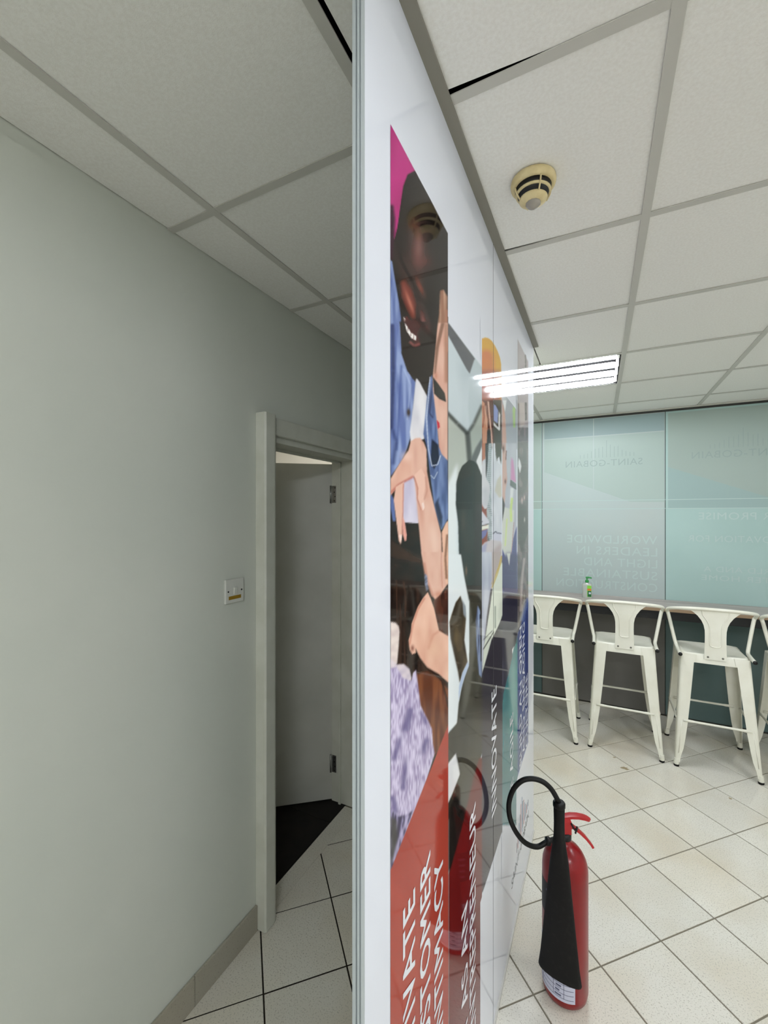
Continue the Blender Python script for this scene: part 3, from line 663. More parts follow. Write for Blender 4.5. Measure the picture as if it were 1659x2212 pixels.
pg('C', [(1070, 420), (1092, 470), (1108, 700), (1112, 1050), (1080, 1010), (1060, 760), (1055, 560)], (142, 160, 196), 1, 1, (3, 40, (60, 66, 90), 0.9)); ln('C', [(1095, 500), (1106, 900)], 14, (34, 36, 48), 1, 0.9)
pg('C', [(885, 1688), (905, 1780), (922, 1870), (870, 2000), (826, 2100), (800, 2120), (800, 1800)], (226, 226, 229), 0.8)
pg('D', [(905, 380), (960, 200), (1010, 60), (1010, -60), (1150, -60), (1150, 2300), (905, 2300)], (72, 68, 58), 2); pg('D', [(905, 380), (950, 250), (1000, 300), (1070, 420), (1070, 900), (905, 900)], (34, 28, 25), 2.5)
pg('D', [(1165, -60), (1120, 100), (1010, 560), (930, 850), (905, 930), (905, 2900), (1220, 2900), (1220, -60)], (106, 22, 22), 0.6)
# strip 3
col(1041, 1085)
pg('P', [(1038, 1200), (1088, 1200), (1088, 1786), (1043, 1926), (1038, 1940)], (62, 58, 68), 0.5)
pg('E', [(52, 318), (90, 268), (150, 246), (212, 262), (272, 312), (330, 400), (382, 505), (420, 612), (440, 720), (446, 1000), (446, 1500), (40, 1500), (40, 330)], (214, 164, 60), 0.6)
pg('E', [(40, 560), (120, 470), (230, 480), (300, 560), (330, 1000), (300, 1500), (40, 1500)], (204, 124, 76), 5, 0.95); pg('E', [(40, 860), (440, 860), (446, 1500), (40, 1500)], (158, 96, 84), 6, 0.9)
pg('E', [(40, 1400), (446, 1400), (470, 2300), (40, 2300)], (118, 74, 62), 2, 1, (5, 20, (92, 58, 50), 0.8))
pg('E', [(58, 1440), (95, 1408), (138, 1450), (150, 1560), (195, 1740), (190, 2000), (185, 2300), (105, 2300), (95, 2000), (80, 1700)], (196, 140, 112), 0.7); ln('E', [(110, 1500), (130, 1700), (105, 1900)], 22, (136, 70, 56), 0.8, 0.8); ln('E', [(160, 1500), (165, 1750), (180, 1900)], 16, (222, 180, 160), 0.6, 0.8)
ln('E', [(205, 1420), (235, 1750), (262, 2000), (280, 2250)], 26, (216, 178, 160), 0.7); pg('E', [(190, 1950), (245, 1950), (250, 2300), (180, 2300)], (40, 36, 38), 1)
pg('E', [(300, 1400), (446, 1400), (446, 2300), (320, 2300), (300, 1900)], (76, 72, 64), 1); pg('E', [(305, 1480), (340, 1490), (390, 1590), (380, 1830), (352, 1810), (305, 1770)], (138, 150, 200), 0.7)
pg('E', [(300, 1800), (390, 1900), (400, 1600), (428, 1660), (425, 1940), (410, 1962), (300, 1860)], (222, 222, 222), 0.5)
pg('F', [(540, -20), (600, -20), (610, 260), (580, 420), (575, 700), (600, 960), (650, 1030), (690, 1000), (690, 1560), (560, 1660), (540, 1000)], (134, 62, 44), 1)
pg('F', [(600, -20), (655, -20), (648, 230), (610, 262)], (180, 112, 84), 0.8)
pg('F', [(540, 230), (562, 190), (568, 440), (545, 400)], (224, 224, 226), 0.5)
pg('F', [(650, -20), (705, -20), (690, 300), (665, 545), (652, 480)], (44, 44, 46), 0.6)
pg('F', [(700, -20), (755, -20), (742, 500), (745, 1000), (755, 1520), (690, 1520), (668, 1040), (700, 880), (720, 640), (665, 560), (690, 300)], (170, 180, 184), 0.5)
for k in range(46): ln('F', [(672, 20 + k * 33), (756, 10 + k * 33)], 9, (122, 132, 136), 0.25, 0.75)
pg('F', [(600, 262), (650, 240), (656, 540), (720, 640), (722, 760), (700, 900), (672, 1010), (640, 1030), (602, 980), (582, 800), (575, 640)], (206, 206, 211), 0.6, 1, (6, 14, (184, 186, 194), 0.7))
pg('F', [(745, 140), (765, -20), (810, -20), (830, 270), (895, 330), (910, 1410), (775, 1410), (745, 950), (738, 600)], (214, 217, 224), 0.7, 1, (8, 24, (196, 200, 210), 0.7))
pg('F', [(800, 740), (840, 560), (900, 480), (910, 830), (870, 850)], (196, 190, 172), 1.5, 0.8); pg('F', [(805, -20), (910, -20), (900, 325), (870, 190), (840, 230), (838, 290), (815, 160)], (70, 66, 58), 0.7)
pg('F', [(560, 1060), (600, 1064), (660, 1150), (712, 1222), (706, 1272), (560, 1310)], (206, 206, 216), 0.5); ln('F', [(560, 1302), (705, 1266)], 10, (44, 44, 44), 0.3); pg('F', [(560, 1312), (706, 1278), (702, 1340), (560, 1372)], (228, 228, 214), 0.4); pg('F', [(565, 1200), (615, 1235), (565, 1245)], (70, 66, 80), 0.5)
pg('F', [(560, 1385), (690, 1350), (660, 1450), (610, 1505), (560, 1512)], (112, 114, 166), 1)
pg('F', [(690, 1440), (705, 1520), (740, 1520), (690, 1560)], (50, 60, 58), 0.8); pg('F', [(772, 1405), (905, 1400), (905, 1560), (775, 1560)], (200, 200, 216), 0.8); ln('F', [(770, 1425), (815, 1385), (830, 1408), (905, 1420)], 13, (66, 68, 82), 0.4)
pg('F', [(560, 1650), (640, 1560), (740, 1518), (905, 1545), (915, 2300), (560, 2300)], (198, 190, 194), 0.8); pg('F', [(560, 1650), (680, 1560), (640, 1800), (620, 2300), (560, 2300)], (164, 164, 192), 2); pg('F', [(760, 1700), (905, 1560), (905, 1850), (740, 2180)], (176, 160, 158), 4, 0.8)
pg('F', [(905, 1800), (915, 2300), (750, 2300), (820, 2060)], (214, 218, 196), 0.7); ln('F', [(908, 1780), (860, 1960), (750, 2230)], 24, (196, 168, 92), 0.6)
pg('C', [(1090, -30), (1200, -30), (1195, 200), (1150, 520), (1120, 880), (1108, 1020), (1090, 1020)], (196, 200, 212), 0.8, 1, (5, 60, (168, 172, 190), 0.8)); pg('C', [(1195, -30), (1275, -30), (1195, 270)], (178, 164, 160), 1)
pg('C', [(1290, 40), (1290, 520), (1190, 720), (1112, 1000), (1125, 780), (1180, 420), (1205, 240)], (214, 220, 206), 0.7); ln('C', [(1278, 30), (1240, 160), (1194, 275)], 9, (196, 170, 100), 0.5)
ln('C', [(1222, 430), (1222, 620)], 14, (150, 160, 150), 0.5); ln('C', [(1120, 800), (1210, 650)], 7, (60, 60, 60), 0.3)
ln('C', [(1120, 720), (1200, 640)], 5, (90, 90, 90), 0.3)
pg('C', [(1295, 480), (1295, 1400), (1100, 1400), (1100, 1040), (1200, 740)], (48, 44, 56), 0.7)
pg('P', [(1036, 1930), (1043, 1926), (1088, 1787), (1092, 1775), (1092, 2480), (1036, 2480)], (220, 223, 232), 0.3)
# strip 4
col(1085, 1118)
pg('E', [(440, 350), (500, 440), (720, 830), (730, 1500), (440, 1500)], (196, 200, 206), 2, 0.9); pg('E', [(540, 640), (640, 720), (720, 830), (720, 1500), (520, 1500)], (172, 178, 184), 3, 0.8)
pg('E', [(440, 1400), (740, 1400), (740, 2300), (440, 2300)], (168, 173, 180), 0.6); pg('E', [(470, 1400), (545, 1400), (515, 1620)], (228, 230, 232), 0.6)
pg('E', [(440, 1440), (480, 1480), (515, 1640), (530, 1900), (548, 2300), (440, 2300)], (204, 166, 152), 0.8); pg('E', [(655, 1560), (690, 1460), (706, 1470), (700, 1900), (668, 1900)], (168, 200, 132), 0.8)
pg('F', [(905, -20), (1145, -20), (1145, 1650), (905, 1650)], (188, 190, 200), 0.6, 1, (6, 30, (176, 178, 190), 0.6))
pg('F', [(900, -20), (975, -20), (985, 300), (1000, 560), (985, 650), (965, 760), (965, 860), (935, 1100), (900, 1200)], (204, 168, 158), 0.7); blob('F', 935, 70, 22, 60, (86, 58, 52), 0.8); blob('F', 968, 590, 16, 40, (96, 48, 48), 0.9); ln('F', [(985, 100), (975, 250)], 14, (120, 84, 78), 0.6)
pg('F', [(900, 800), (930, 860), (960, 960), (945, 1120), (920, 1290), (900, 1320)], (44, 38, 36), 0.8)
pg('F', [(1062, 200), (1095, 260), (1130, 560), (1140, 610), (1052, 560)], (206, 136, 182), 1.5, 0.9); pg('F', [(1050, 560), (1140, 630), (1142, 722), (1042, 655)], (88, 96, 96), 0.5); pg('F', [(1050, 690), (1100, 700), (1085, 880), (1040, 960)], (222, 224, 226), 1)
pg('F', [(960, 1000), (1110, 1050), (1090, 1500), (1062, 1800), (1025, 1935), (908, 1645), (905, 1320)], (206, 208, 200), 0.6); ln('F', [(1075, 850), (1055, 1050), (1062, 1230)], 36, (200, 222, 120), 1.2, 0.9); ln('F', [(995, 1180), (965, 1620)], 22, (204, 222, 140), 1.2, 0.9); ln('F', [(1105, 1240), (1075, 1640), (1040, 1890)], 10, (170, 130, 130), 0.5)
pg('F', [(900, 1625), (910, 1640), (1025, 1935), (1062, 1800), (1095, 1500), (1150, 1300), (1150, 2300), (900, 2300)], (78, 78, 138), 0.6, 1, (8, 20, (66, 66, 120), 0.6))
pg('C', [(1270, 60), (1320, -20), (1425, -20), (1425, 760), (1270, 900)], (66, 64, 104), 5, 0.9); pg('C', [(1320, -20), (1352, -20), (1342, 90)], (206, 208, 200), 0.5)
pg('C', [(1270, 330), (1425, 330), (1425, 1500), (1270, 1500)], (44, 42, 60), 5, 0.95); pg('C', [(1365, 800), (1385, 770), (1370, 860)], (220, 220, 220), 0.4)
pg('C', [(1415, 680), (1380, 800), (1335, 1000), (1290, 1180), (1280, 1300), (1280, 2300), (1440, 2300), (1440, 680)], (54, 118, 124), 0.6); pg('C', [(1400, 760), (1360, 1000), (1330, 1500), (1425, 1550), (1425, 740)], (84, 146, 146), 5, 0.9)
pg('P', [(1084, 1790), (1088, 1787), (1091, 1876), (1120, 1763), (1122, 1755), (1122, 2480), (1084, 2480)], (220, 223, 232), 0.3)
# strip 5
col(1118, 1142)
pg('P', [(1110, 716), (1145, 790), (1145, 1700), (1110, 1700)], (178, 170, 172), 0.4)
pg('E', [(700, 180), (742, 260), (748, 1000), (748, 1500), (700, 1500)], (96, 92, 92), 1); ln('E', [(890, 560), (905, 900)], 20, (110, 104, 104), 0.8)
pg('E', [(700, 1440), (775, 1460), (770, 1920), (700, 1920)], (122, 112, 106), 1.5); pg('E', [(880, 1440), (915, 1440), (915, 1760), (885, 1780)], (96, 92, 92), 1); pg('E', [(780, 1440), (870, 1440), (885, 1850), (800, 1900)], (196, 184, 180), 1.5)
pg('E', [(700, 1900), (960, 1900), (960, 2300), (700, 2300)], (132, 120, 122), 1, 1, (4, 16, (98, 90, 90), 0.8))
pg('F', [(1130, -20), (1330, -20), (1330, 2300), (1130, 2300)], (124, 114, 112), 0.6, 1, (4, 18, (88, 82, 80), 0.9))
pg('F', [(1178, 205), (1205, 260), (1225, 350), (1202, 465), (1170, 345)], (224, 224, 226), 0.6); pg('F', [(1170, 930), (1300, 980), (1330, 1400), (1230, 1720), (1180, 1500)], (68, 68, 60), 1.5); blob('F', 1235, 890, 16, 60, (206, 178, 170), 0.9); blob('F', 1272, 850, 14, 60, (206, 178, 170), 0.9); blob('F', 1275, 1200, 14, 60, (200, 196, 190), 0.8)
ln('F', [(1150, 1080), (1150, 1500), (1170, 2200)], 16, (196, 196, 190), 0.8, 0.9); pg('F', [(1230, 1850), (1300, 1750), (1310, 2300), (1220, 2300)], (176, 164, 166), 2)
pg('C', [(1400, -30), (1520, -30), (1520, 460), (1430, 640), (1400, 680)], (128, 118, 116), 0.8, 1, (3, 16, (80, 74, 76), 0.9)); ln('C', [(1470, 20), (1450, 250), (1440, 480)], 22, (190, 176, 174), 1.5, 0.8)
pg('C', [(1520, 330), (1485, 420), (1440, 590), (1410, 690), (1400, 900), (1400, 2300), (1520, 2300)], (44, 68, 140), 0.8, 1, (4, 60, (36, 56, 122), 0.7)); ln('C', [(1500, 360), (1450, 560)], 30, (110, 126, 176), 2, 0.8)
pg('P', [(1112, 1698), (1124.6, 1653), (1150, 1572), (1150, 2480), (1112, 2480)], (220, 223, 232), 0.3)
#ART_END

def uv_of(Y, Z):       # place of a point of the glass on the drawing sheet
    s, c = math.sin(YAW), math.cos(YAW)
    d = -XP * s + Y * c
    return 829.5 + 922.0 * (XP * c + Y * s) / d, 1114.0 - 922.0 * (Z - CAM_H) / d
STR = [(0.635, 0.936, 0.46, 2.322, 84, 900), (0.936, 1.236, 0.19, 2.13, 50, 700), (1.236, 1.541, 0.55, 2.25, 40, 560), (1.541, 1.849, 0.37, 2.12, 32, 520), (1.849, 2.19, 0.56, 2.44, 28, 500)]
LAB = ['poster strip with a laughing bearded person and an orange red lower field', 'poster strip with a dark haired person from behind and dark red field', 'poster strip topped by a yellow dome with a grey lower field',
       'poster strip with teal lower field and a pale sheet of paper', 'narrow blue poster strip at the far end of the partition']
posters = []
for k, (ya, yb, za, zb, nu, nv) in enumerate(STR):
    ys = np.linspace(ya, yb, nu + 1); zs = np.linspace(za, zb, nv + 1)
    Y, Z = np.meshgrid(ys, zs)
    u, v = uv_of(Y, Z)
    px = np.clip((np.clip(u, uv_of(ya, 1)[0] + 0.7, uv_of(yb, 1)[0] - 0.7) - U0) * SS - 0.5, 0, RW - 2); py = np.clip((v - V0) * SS - 0.5, 0, RH - 2)
    xi, yi = px.astype(int), py.astype(int); fx, fy = (px - xi)[..., None], (py - yi)[..., None]
    cc = (ART[yi, xi] * (1 - fx) + ART[yi, xi + 1] * fx) * (1 - fy) + (ART[yi + 1, xi] * (1 - fx) + ART[yi + 1, xi + 1] * fx) * fy
    cl = np.where(cc <= 0.04045, cc / 12.92, ((cc + 0.055) / 1.055) ** 2.4)
    n1 = nu + 1
    co = np.stack([np.full(Y.shape, 0.0006), Y - ya, Z - za], -1).reshape(-1, 3)
    idx = (np.arange(nv)[:, None] * n1 + np.arange(nu)[None, :]).reshape(-1)
    faces = np.stack([idx, idx + 1, idx + n1 + 1, idx + n1], -1)
    me = bpy.data.meshes.new('poster_strip')
    me.from_pydata(co.tolist(), [], faces.tolist())
    at = me.color_attributes.new('print', 'FLOAT_COLOR', 'POINT')
    at.data.foreach_set('color', np.concatenate([cl, np.ones(cl.shape[:2] + (1,))], -1).astype(np.float32).reshape(-1))
    o = link('poster_strip', me, 'print', None, (XP, ya, za)); tag(o, LAB[k], 'poster', 'printed strips on the glass partition'); posters.append(o)
box('joint_line', 0.0006, 0.0011, JY - 1.236 - 0.0012, JY - 1.236 + 0.0012, 0.0, 1.70, 'joint', posters[2])
def wall_text(p, s, z0, z1, ybase, ycap, m='txt_white', bold=0.013):
    L = posters[p].location
    place_text('lettering', s, m, posters[p], (0.0011, ybase - L.y, z0 - L.z), (0, 0, 1), (0, -1, 0), z1 - z0, ybase - ycap, bold, 1.06)
wall_text(0, 'CULTIVATE', 0.557, 0.981, 0.738, 0.685)
wall_text(0, 'CUSTOMER', 0.557, 0.994, 0.819, 0.766)
wall_text(0, 'INTIMACY', 0.557, 0.937, 0.898, 0.845)
wall_text(1, 'ACT AS AN', 0.205, 0.668, 1.0973, 1.0437)
wall_text(1, 'ENTREPRENEUR', 0.252, 0.878, 1.178, 1.120)
wall_text(2, 'INNOVATE', 0.699, 1.105, 1.452, 1.382)
wall_text(3, 'BE AGILE', 0.548, 0.885, 1.765, 1.702)
wall_text(4, 'BUILD AN OPEN', 0.576, 1.185, 1.982, 1.925)
wall_text(4, 'AND ENGAGING', 0.586, 1.183, 2.069, 2.008)
wall_text(4, 'CULTURE', 0.571, 0.912, 2.165, 2.103)
# company mark low on the glass
logo = empty('logo_print', (XP, 1.74, 0.19)); tag(logo, 'small skyline logo with lettering printed low on the white partition', 'logo')
place_text('lettering', 'SAINT-GOBAIN', 'txt_dark', logo, (0.0008, 0.0, 0.0), (0, 1, 0), (0, 0, 1), 0.46, 0.036, 0.0, 1.05)
random.seed(11)
for k in range(13):
    yy = 0.12 + k * 0.027; hh = 0.03 + 0.15 * math.exp(-((k - 5) / 3.2) ** 2) * random.uniform(0.6, 1)
    bm = bmesh.new(); abox(bm, 0.0006, 0.0009, yy, yy + 0.006, 0.062, 0.062 + hh)
    obj('skyline_line', bm, ('txt_dark', 'txt_red', 'txt_blue')[k % 3], logo)

# ---------------------------------------------------------------- ceiling lights
def make_light(cx, cy, z, w, label, glow='tube', tubes=(-0.24, -0.08, 0.085, 0.245), group='four tube ceiling lights'):
    r = empty('ceiling_light', (cx, cy, z)); tag(r, label, 'ceiling light', group)
    h = w / 2
    bm = bmesh.new()
    abox(bm, -h, h, -h, h, 0.055, 0.06); abox(bm, -h, -h + 0.004, -h, h, 0.0, 0.055); abox(bm, h - 0.004, h, -h, h, 0.0, 0.055); abox(bm, -h, h, -h, -h + 0.004, 0.0, 0.055); abox(bm, -h, h, h - 0.004, h, 0.0, 0.055)
    obj('reflector_tray', bm, 'tray', r)
    for t in tubes:
        tb = tube('tube', [(-h + 0.02, t, 0.012), (-h + 0.026, t, 0.012), (h - 0.026, t, 0.012), (h - 0.02, t, 0.012)], [0.010, 0.0175, 0.0175, 0.010], glow, r, 8)
        for s in (-1, 1):
            bm = bmesh.new(); abox(bm, s * (h - 0.011) - 0.007, s * (h - 0.011) + 0.007, t - 0.01, t + 0.01, 0.0, 0.054)
            obj('lamp_holder', bm, 'white_plastic', tb)
    return r
lab = ['lit four tube ceiling light beside the far end of the partition', 'lit four tube ceiling light over the right of the room', 'lit four tube ceiling light behind the viewer', 'lit four tube ceiling light behind and right of the viewer']
for (cx, cy), l in zip(fix_cells, lab): make_light(cx, cy, ZC, 0.574, l)
make_light(-2.2, 2.6, 2.535, 0.574, 'lit ceiling light of the room behind the door', 'tube_warm')

# ---------------------------------------------------------------- smoke detector
sd = empty('smoke_detector', (-0.155, 1.197, ZC)); tag(sd, 'round yellowed smoke detector with dark slots on the ceiling panel', 'smoke detector')
lathe('base_plate', [(0.052, 0.002), (0.057, 0.0), (0.058, -0.006), (0.0565, -0.014), (0.052, -0.019), (0.047, -0.0195)], 'cream', sd)
lathe('slot_core', [(0.0475, -0.016), (0.042, -0.030), (0.036, -0.046), (0.020, -0.050)], 'black', sd)
lathe('slot_ring', [(0.0415, -0.0315), (0.0455, -0.0315), (0.0435, -0.036), (0.0395, -0.036)], 'cream', sd)
lathe('nose', [(0.026, -0.0475), (0.0365, -0.0480), (0.0345, -0.052), (0.0225, -0.059), (0.018, -0.0595)], 'cream', sd)
lathe('sensor_lens', [(0.0195, -0.057), (0.0195, -0.062), (0.014, -0.068), (0.003, -0.075)], 'lens', sd, 12)
for k in range(4):
    a = math.radians(-60 + 90 * k)
    tube('rib', [(0.0495 * math.cos(a), 0.0495 * math.sin(a), -0.018), (0.0455 * math.cos(a), 0.0455 * math.sin(a), -0.034), (0.0365 * math.cos(a), 0.0365 * math.sin(a), -0.050)], 0.0022, 'cream', sd, 6)

# ---------------------------------------------------------------- light switch
sw = empty('light_switch', (XL, 1.192, 1.391)); tag(sw, 'square white wall switch with an ochre strip beside the door', 'switch')
bm = bmesh.new(); abox(bm, 0.0, 0.009, -0.045, 0.045, -0.045, 0.045, 0.002); obj('switch_plate', bm, 'white_plastic', sw)
bm = bmesh.new()
loft(bm, [[(0.0085, -0.007, -0.014), (0.0085, 0.007, -0.014), (0.0085, 0.007, 0.014), (0.0085, -0.007, 0.014)], [(0.011, -0.006, -0.012), (0.011, 0.006, -0.012), (0.016, 0.006, 0.012), (0.016, -0.006, 0.012)]]); obj('rocker', bm, 'white_plastic', sw)
for s in (-1, 1): tube('screw', [(0.0085, s * 0.033, 0.0), (0.0098, s * 0.033, 0.0)], 0.0034, 'black', sw, 10)
bm = bmesh.new(); abox(bm, 0.0085, 0.0096, -0.031, 0.030, -0.031, -0.018); obj('label_strip', bm, 'ochre', sw)

# ---------------------------------------------------------------- bar counter
ct = empty('bar_counter', (0.6, 3.85, 0)); tag(ct, 'long wall counter with grey wood grain top and black underframe', 'counter')
CO = (0.6, 3.85, 0)
box('counter_top', -1.15, 2.5, 3.85, YB - 0.003, 0.948, 0.972, 'counter_top', ct, 0.001, CO)
box('edge_band', -1.15, 2.5, 3.8485, 3.8500, 0.948, 0.9715, 'counter_edge', ct, 0, CO)
box('underframe', -1.13, 2.48, 3.858, YB - 0.004, 0.884, 0.948, 'black', ct, 0.002, CO)

# ---------------------------------------------------------------- bar stools
def rrect(hx, hy, r, z, n=5):
    out = []
    for (sx, sy, a0) in ((1, 1, 0), (-1, 1, 90), (-1, -1, 180), (1, -1, 270)):
        for k in range(n + 1):
            a = math.radians(a0 + 90 * k / n); out.append((sx * (hx - r) + r * math.cos(a), sy * (hy - r) + r * math.sin(a), z))
    return out
ZS = 0.752
def make_stool():
    root = empty('bar_stool', (0, 0, 0))
    bm = bmesh.new()
    loft(bm, [rrect(0.183, 0.163, 0.045, ZS - 0.060), rrect(0.187, 0.167, 0.045, ZS - 0.061), rrect(0.184, 0.164, 0.045, ZS - 0.014), rrect(0.180, 0.160, 0.044, ZS - 0.004), rrect(0.172, 0.152, 0.042, ZS), rrect(0.160, 0.140, 0.036, ZS - 0.003), rrect(0.10, 0.09, 0.03, ZS - 0.008), rrect(0.03, 0.03, 0.012, ZS - 0.009)], cap0=False)
    autosmooth(obj('seat', bm, 'stool', root), 50)
    for sx in (-1, 1):
        for sy in (-1, 1):
            bm = bmesh.new(); rings = []
            for z, w in ((0.745, 0.088), (0.70, 0.080), (0.69, 0.074), (0.62, 0.072), (0.45, 0.066), (0.28, 0.058), (0.18, 0.050), (0.12, 0.043), (0.07, 0.031), (0.03, 0.026)):
                t = (0.735 - z) / 0.735; px, py = 0.187 + t * 0.045, 0.167 + t * 0.068; r = 0.016; th = 0.0025
                outer = [(-w, 0), (-r, 0)] + [(-r + r * math.sin(a), -r + r * math.cos(a)) for a in [math.pi / 2 * q / 4 for q in range(1, 4)]] + [(0, -r), (0, -w)]
                ri = r - th
                inner = [(-th, -w), (-th, -r)] + [(-r + ri * math.sin(a), -r + ri * math.cos(a)) for a in [math.pi / 2 * q / 4 for q in range(3, 0, -1)]] + [(-r, -th), (-w, -th)]
                rings.append([(sx * (px + a), sy * (py + b), z) for a, b in outer + inner])
            loft(bm, rings); lg = autosmooth(obj('leg', bm, 'stool', root), 35)
            fx, fy = sx * 0.2205, sy * 0.2225
            bm = bmesh.new(); rr = [(a * 0.016, b * 0.016) for a, b in [(math.cos(2 * math.pi * q / 12), math.sin(2 * math.pi * q / 12)) for q in range(12)]]
            loft(bm, [[(fx + a * 0.9, fy + b * 0.9, 0.012) for a, b in rr], [(fx + a, fy + b, 0.02) for a, b in rr], [(fx - sx * 0.002 + a * 0.95, fy - sy * 0.003 + b * 0.95, 0.05) for a, b in rr]]); autosmooth(obj('foot_sleeve', bm, 'stool', lg))
            bm = bmesh.new(); loft(bm, [[(fx + a * 0.95, fy + b * 0.95, 0.0) for a, b in rr], [(fx + a * 1.02, fy + b * 1.02, 0.006) for a, b in rr], [(fx + a * 0.9, fy + b * 0.9, 0.014) for a, b in rr]]); autosmooth(obj('rubber_foot', bm, 'rubber', lg))
            # pressed rib low on the leg
            t0, t1 = (0.735 - 0.30) / 0.735, (0.735 - 0.09) / 0.735
            tube('pressed_rib', [(sx * (0.187 + t0 * 0.045 - 0.026), sy * (0.167 + t0 * 0.068), 0.30), (sx * (0.187 + t1 * 0.045 - 0.018), sy * (0.167 + t1 * 0.068), 0.09)], 0.0025, 'stool', lg, 6)
    t = (0.735 - 0.30) / 0.735; bx, by = 0.187 + t * 0.045 - 0.004, 0.167 + t * 0.068 - 0.004
    def bar(p, q):
        p, q = Vector(p), Vector(q); d = (q - p)
        tube('footrest_bar', [p, p + d * 0.13, p + d * 0.17, p + d * 0.83, p + d * 0.87, q], [0.009, 0.009, 0.0075, 0.0075, 0.009, 0.009], 'stool', root, 10)
    bar((-bx + 0.03, -by, 0.305), (bx - 0.03, -by, 0.305)); bar((-bx + 0.03, by, 0.305), (bx - 0.03, by, 0.305))
    bar((-bx, -by + 0.03, 0.305), (-bx, by - 0.03, 0.305)); bar((bx, -by + 0.03, 0.305), (bx, by - 0.03, 0.305))
    tube('under_brace', [(-0.16, -0.14, 0.688), (0.16, 0.14, 0.684)], 0.005, 'stool', root, 6); tube('under_brace', [(-0.16, 0.14, 0.688), (0.16, -0.14, 0.684)], 0.005, 'stool', root, 6)
    # back rail with arms, struts down to the seat sides
    def rail(a):      # a in -90..90 degrees
        s, c = math.sin(math.radians(a)), math.cos(math.radians(a)); return (0.247 * s, -0.022 - 0.165 * c ** 0.8, 1.005 + 0.052 * c ** 0.7)
    P = [(-0.196, -0.205, ZS - 0.006), (-0.196, -0.10, ZS + 0.002), (-0.197, -0.055, ZS + 0.012), (-0.206, -0.035, ZS + 0.05), (-0.238, -0.008, 0.965), (-0.247, -0.008, 0.992)] + [rail(a) for a in range(-84, 85, 12)]
    P += [(-x, y_, z_) for x, y_, z_ in P[:6][::-1]]
    rl = tube('back_rail', smooth_path(P, 4), 0.0115, 'stool', root, 10)
    for sx in (-1, 1): tube('rail_cap', [(sx * 0.196, -0.203, ZS - 0.006), (sx * 0.196, -0.2085, ZS - 0.006)], 0.0122, 'black', rl, 12)
    # splat
    def rail_at(x):
        s = max(min(x / 0.247, 1), -1); c = math.sqrt(1 - s * s); return -0.022 - 0.165 * c ** 0.8, 1.005 + 0.052 * c ** 0.7
    rows = [(0.0, 0.060, ), (0.1, 0.0595), (0.25, 0.058), (0.45, 0.057), (0.58, 0.058), (0.68, 0.064), (0.77, 0.076), (0.86, 0.096), (0.93, 0.119), (1.0, 0.150)]
    nx = 10; bm = bmesh.new(); ring = {}
    for side in (0, 1):
        for i, (t, hw) in enumerate(rows):
            for j in range(nx + 1):
                x = -hw + 2 * hw * j / nx; yr, zr = rail_at(x)
                z = 0.722 + (zr - 0.722) * t; yy = -0.1705 * (1 - t) + yr * t + (0.0028 if side else 0)
                ring[side, i, j] = bm.verts.new((x, yy - 0.0015, z))
    ni = len(rows)
    for i in range(ni - 1):
        for j in range(nx):
            bm.faces.new((ring[0, i, j], ring[0, i, j + 1], ring[0, i + 1, j + 1], ring[0, i + 1, j])); bm.faces.new((ring[1, i, j], ring[1, i + 1, j], ring[1, i + 1, j + 1], ring[1, i, j + 1]))
    for i in range(ni - 1):
        for j in (0, nx): bm.faces.new((ring[0, i, j], ring[0, i + 1, j], ring[1, i + 1, j], ring[1, i, j]))
    for j in range(nx):
        for i in (0, ni - 1): bm.faces.new((ring[0, i, j], ring[0, i, j + 1], ring[1, i, j + 1], ring[1, i, j]))
    sp = autosmooth(obj('back_splat', bm, 'stool', root), 50)
    def on(x, t):
        yr, zr = rail_at(x); return (x, -0.1705 * (1 - t) + yr * t - 0.0022, 0.722 + (zr - 0.722) * t)
    rib = [(-0.072, 0.97), (-0.068, 0.88), (-0.045, 0.76), (-0.033, 0.64), (-0.031, 0.40), (-0.030, 0.30), (-0.022, 0.265), (0, 0.258)]
    tube('pressed_rib', smooth_path([on(x, t) for x, t in rib] + [on(-x, t) for x, t in rib[::-1][1:]], 4), 0.0032, 'stool', sp, 6)
    for x in (-0.040, 0.040):
        tube('rivet', [(x, -0.1715, 0.739), (x, -0.1745, 0.739)], 0.0062, 'rivet', sp, 10)
    return root
def copy_tree(o, parent=None):
    c = o.copy(); COL.objects.link(c); c.parent = parent
    for ch in o.children: copy_tree(ch, c)
    return c
proto = make_stool()
SL = ['white metal bar stool half hidden behind the end of the partition', 'white metal bar stool in front of the soap bottle, left of the fully seen pair', 'white metal bar stool nearest the viewer, its right front leg meeting the picture edge', 'white metal bar stool cut off by the right picture edge']
for k, (x, y_, rz) in enumerate(((-0.366, 3.655, 0.0), (0.168, 3.667, 0.0), (0.690, 3.662, 0.0), (1.213, 3.655, 0.0))):
    s = proto if k == 0 else copy_tree(proto)
    s.location = (x, y_, 0); s.rotation_euler = (0, 0, rz)
    tag(s, SL[k], 'bar stool', 'white bar stools along the counter')

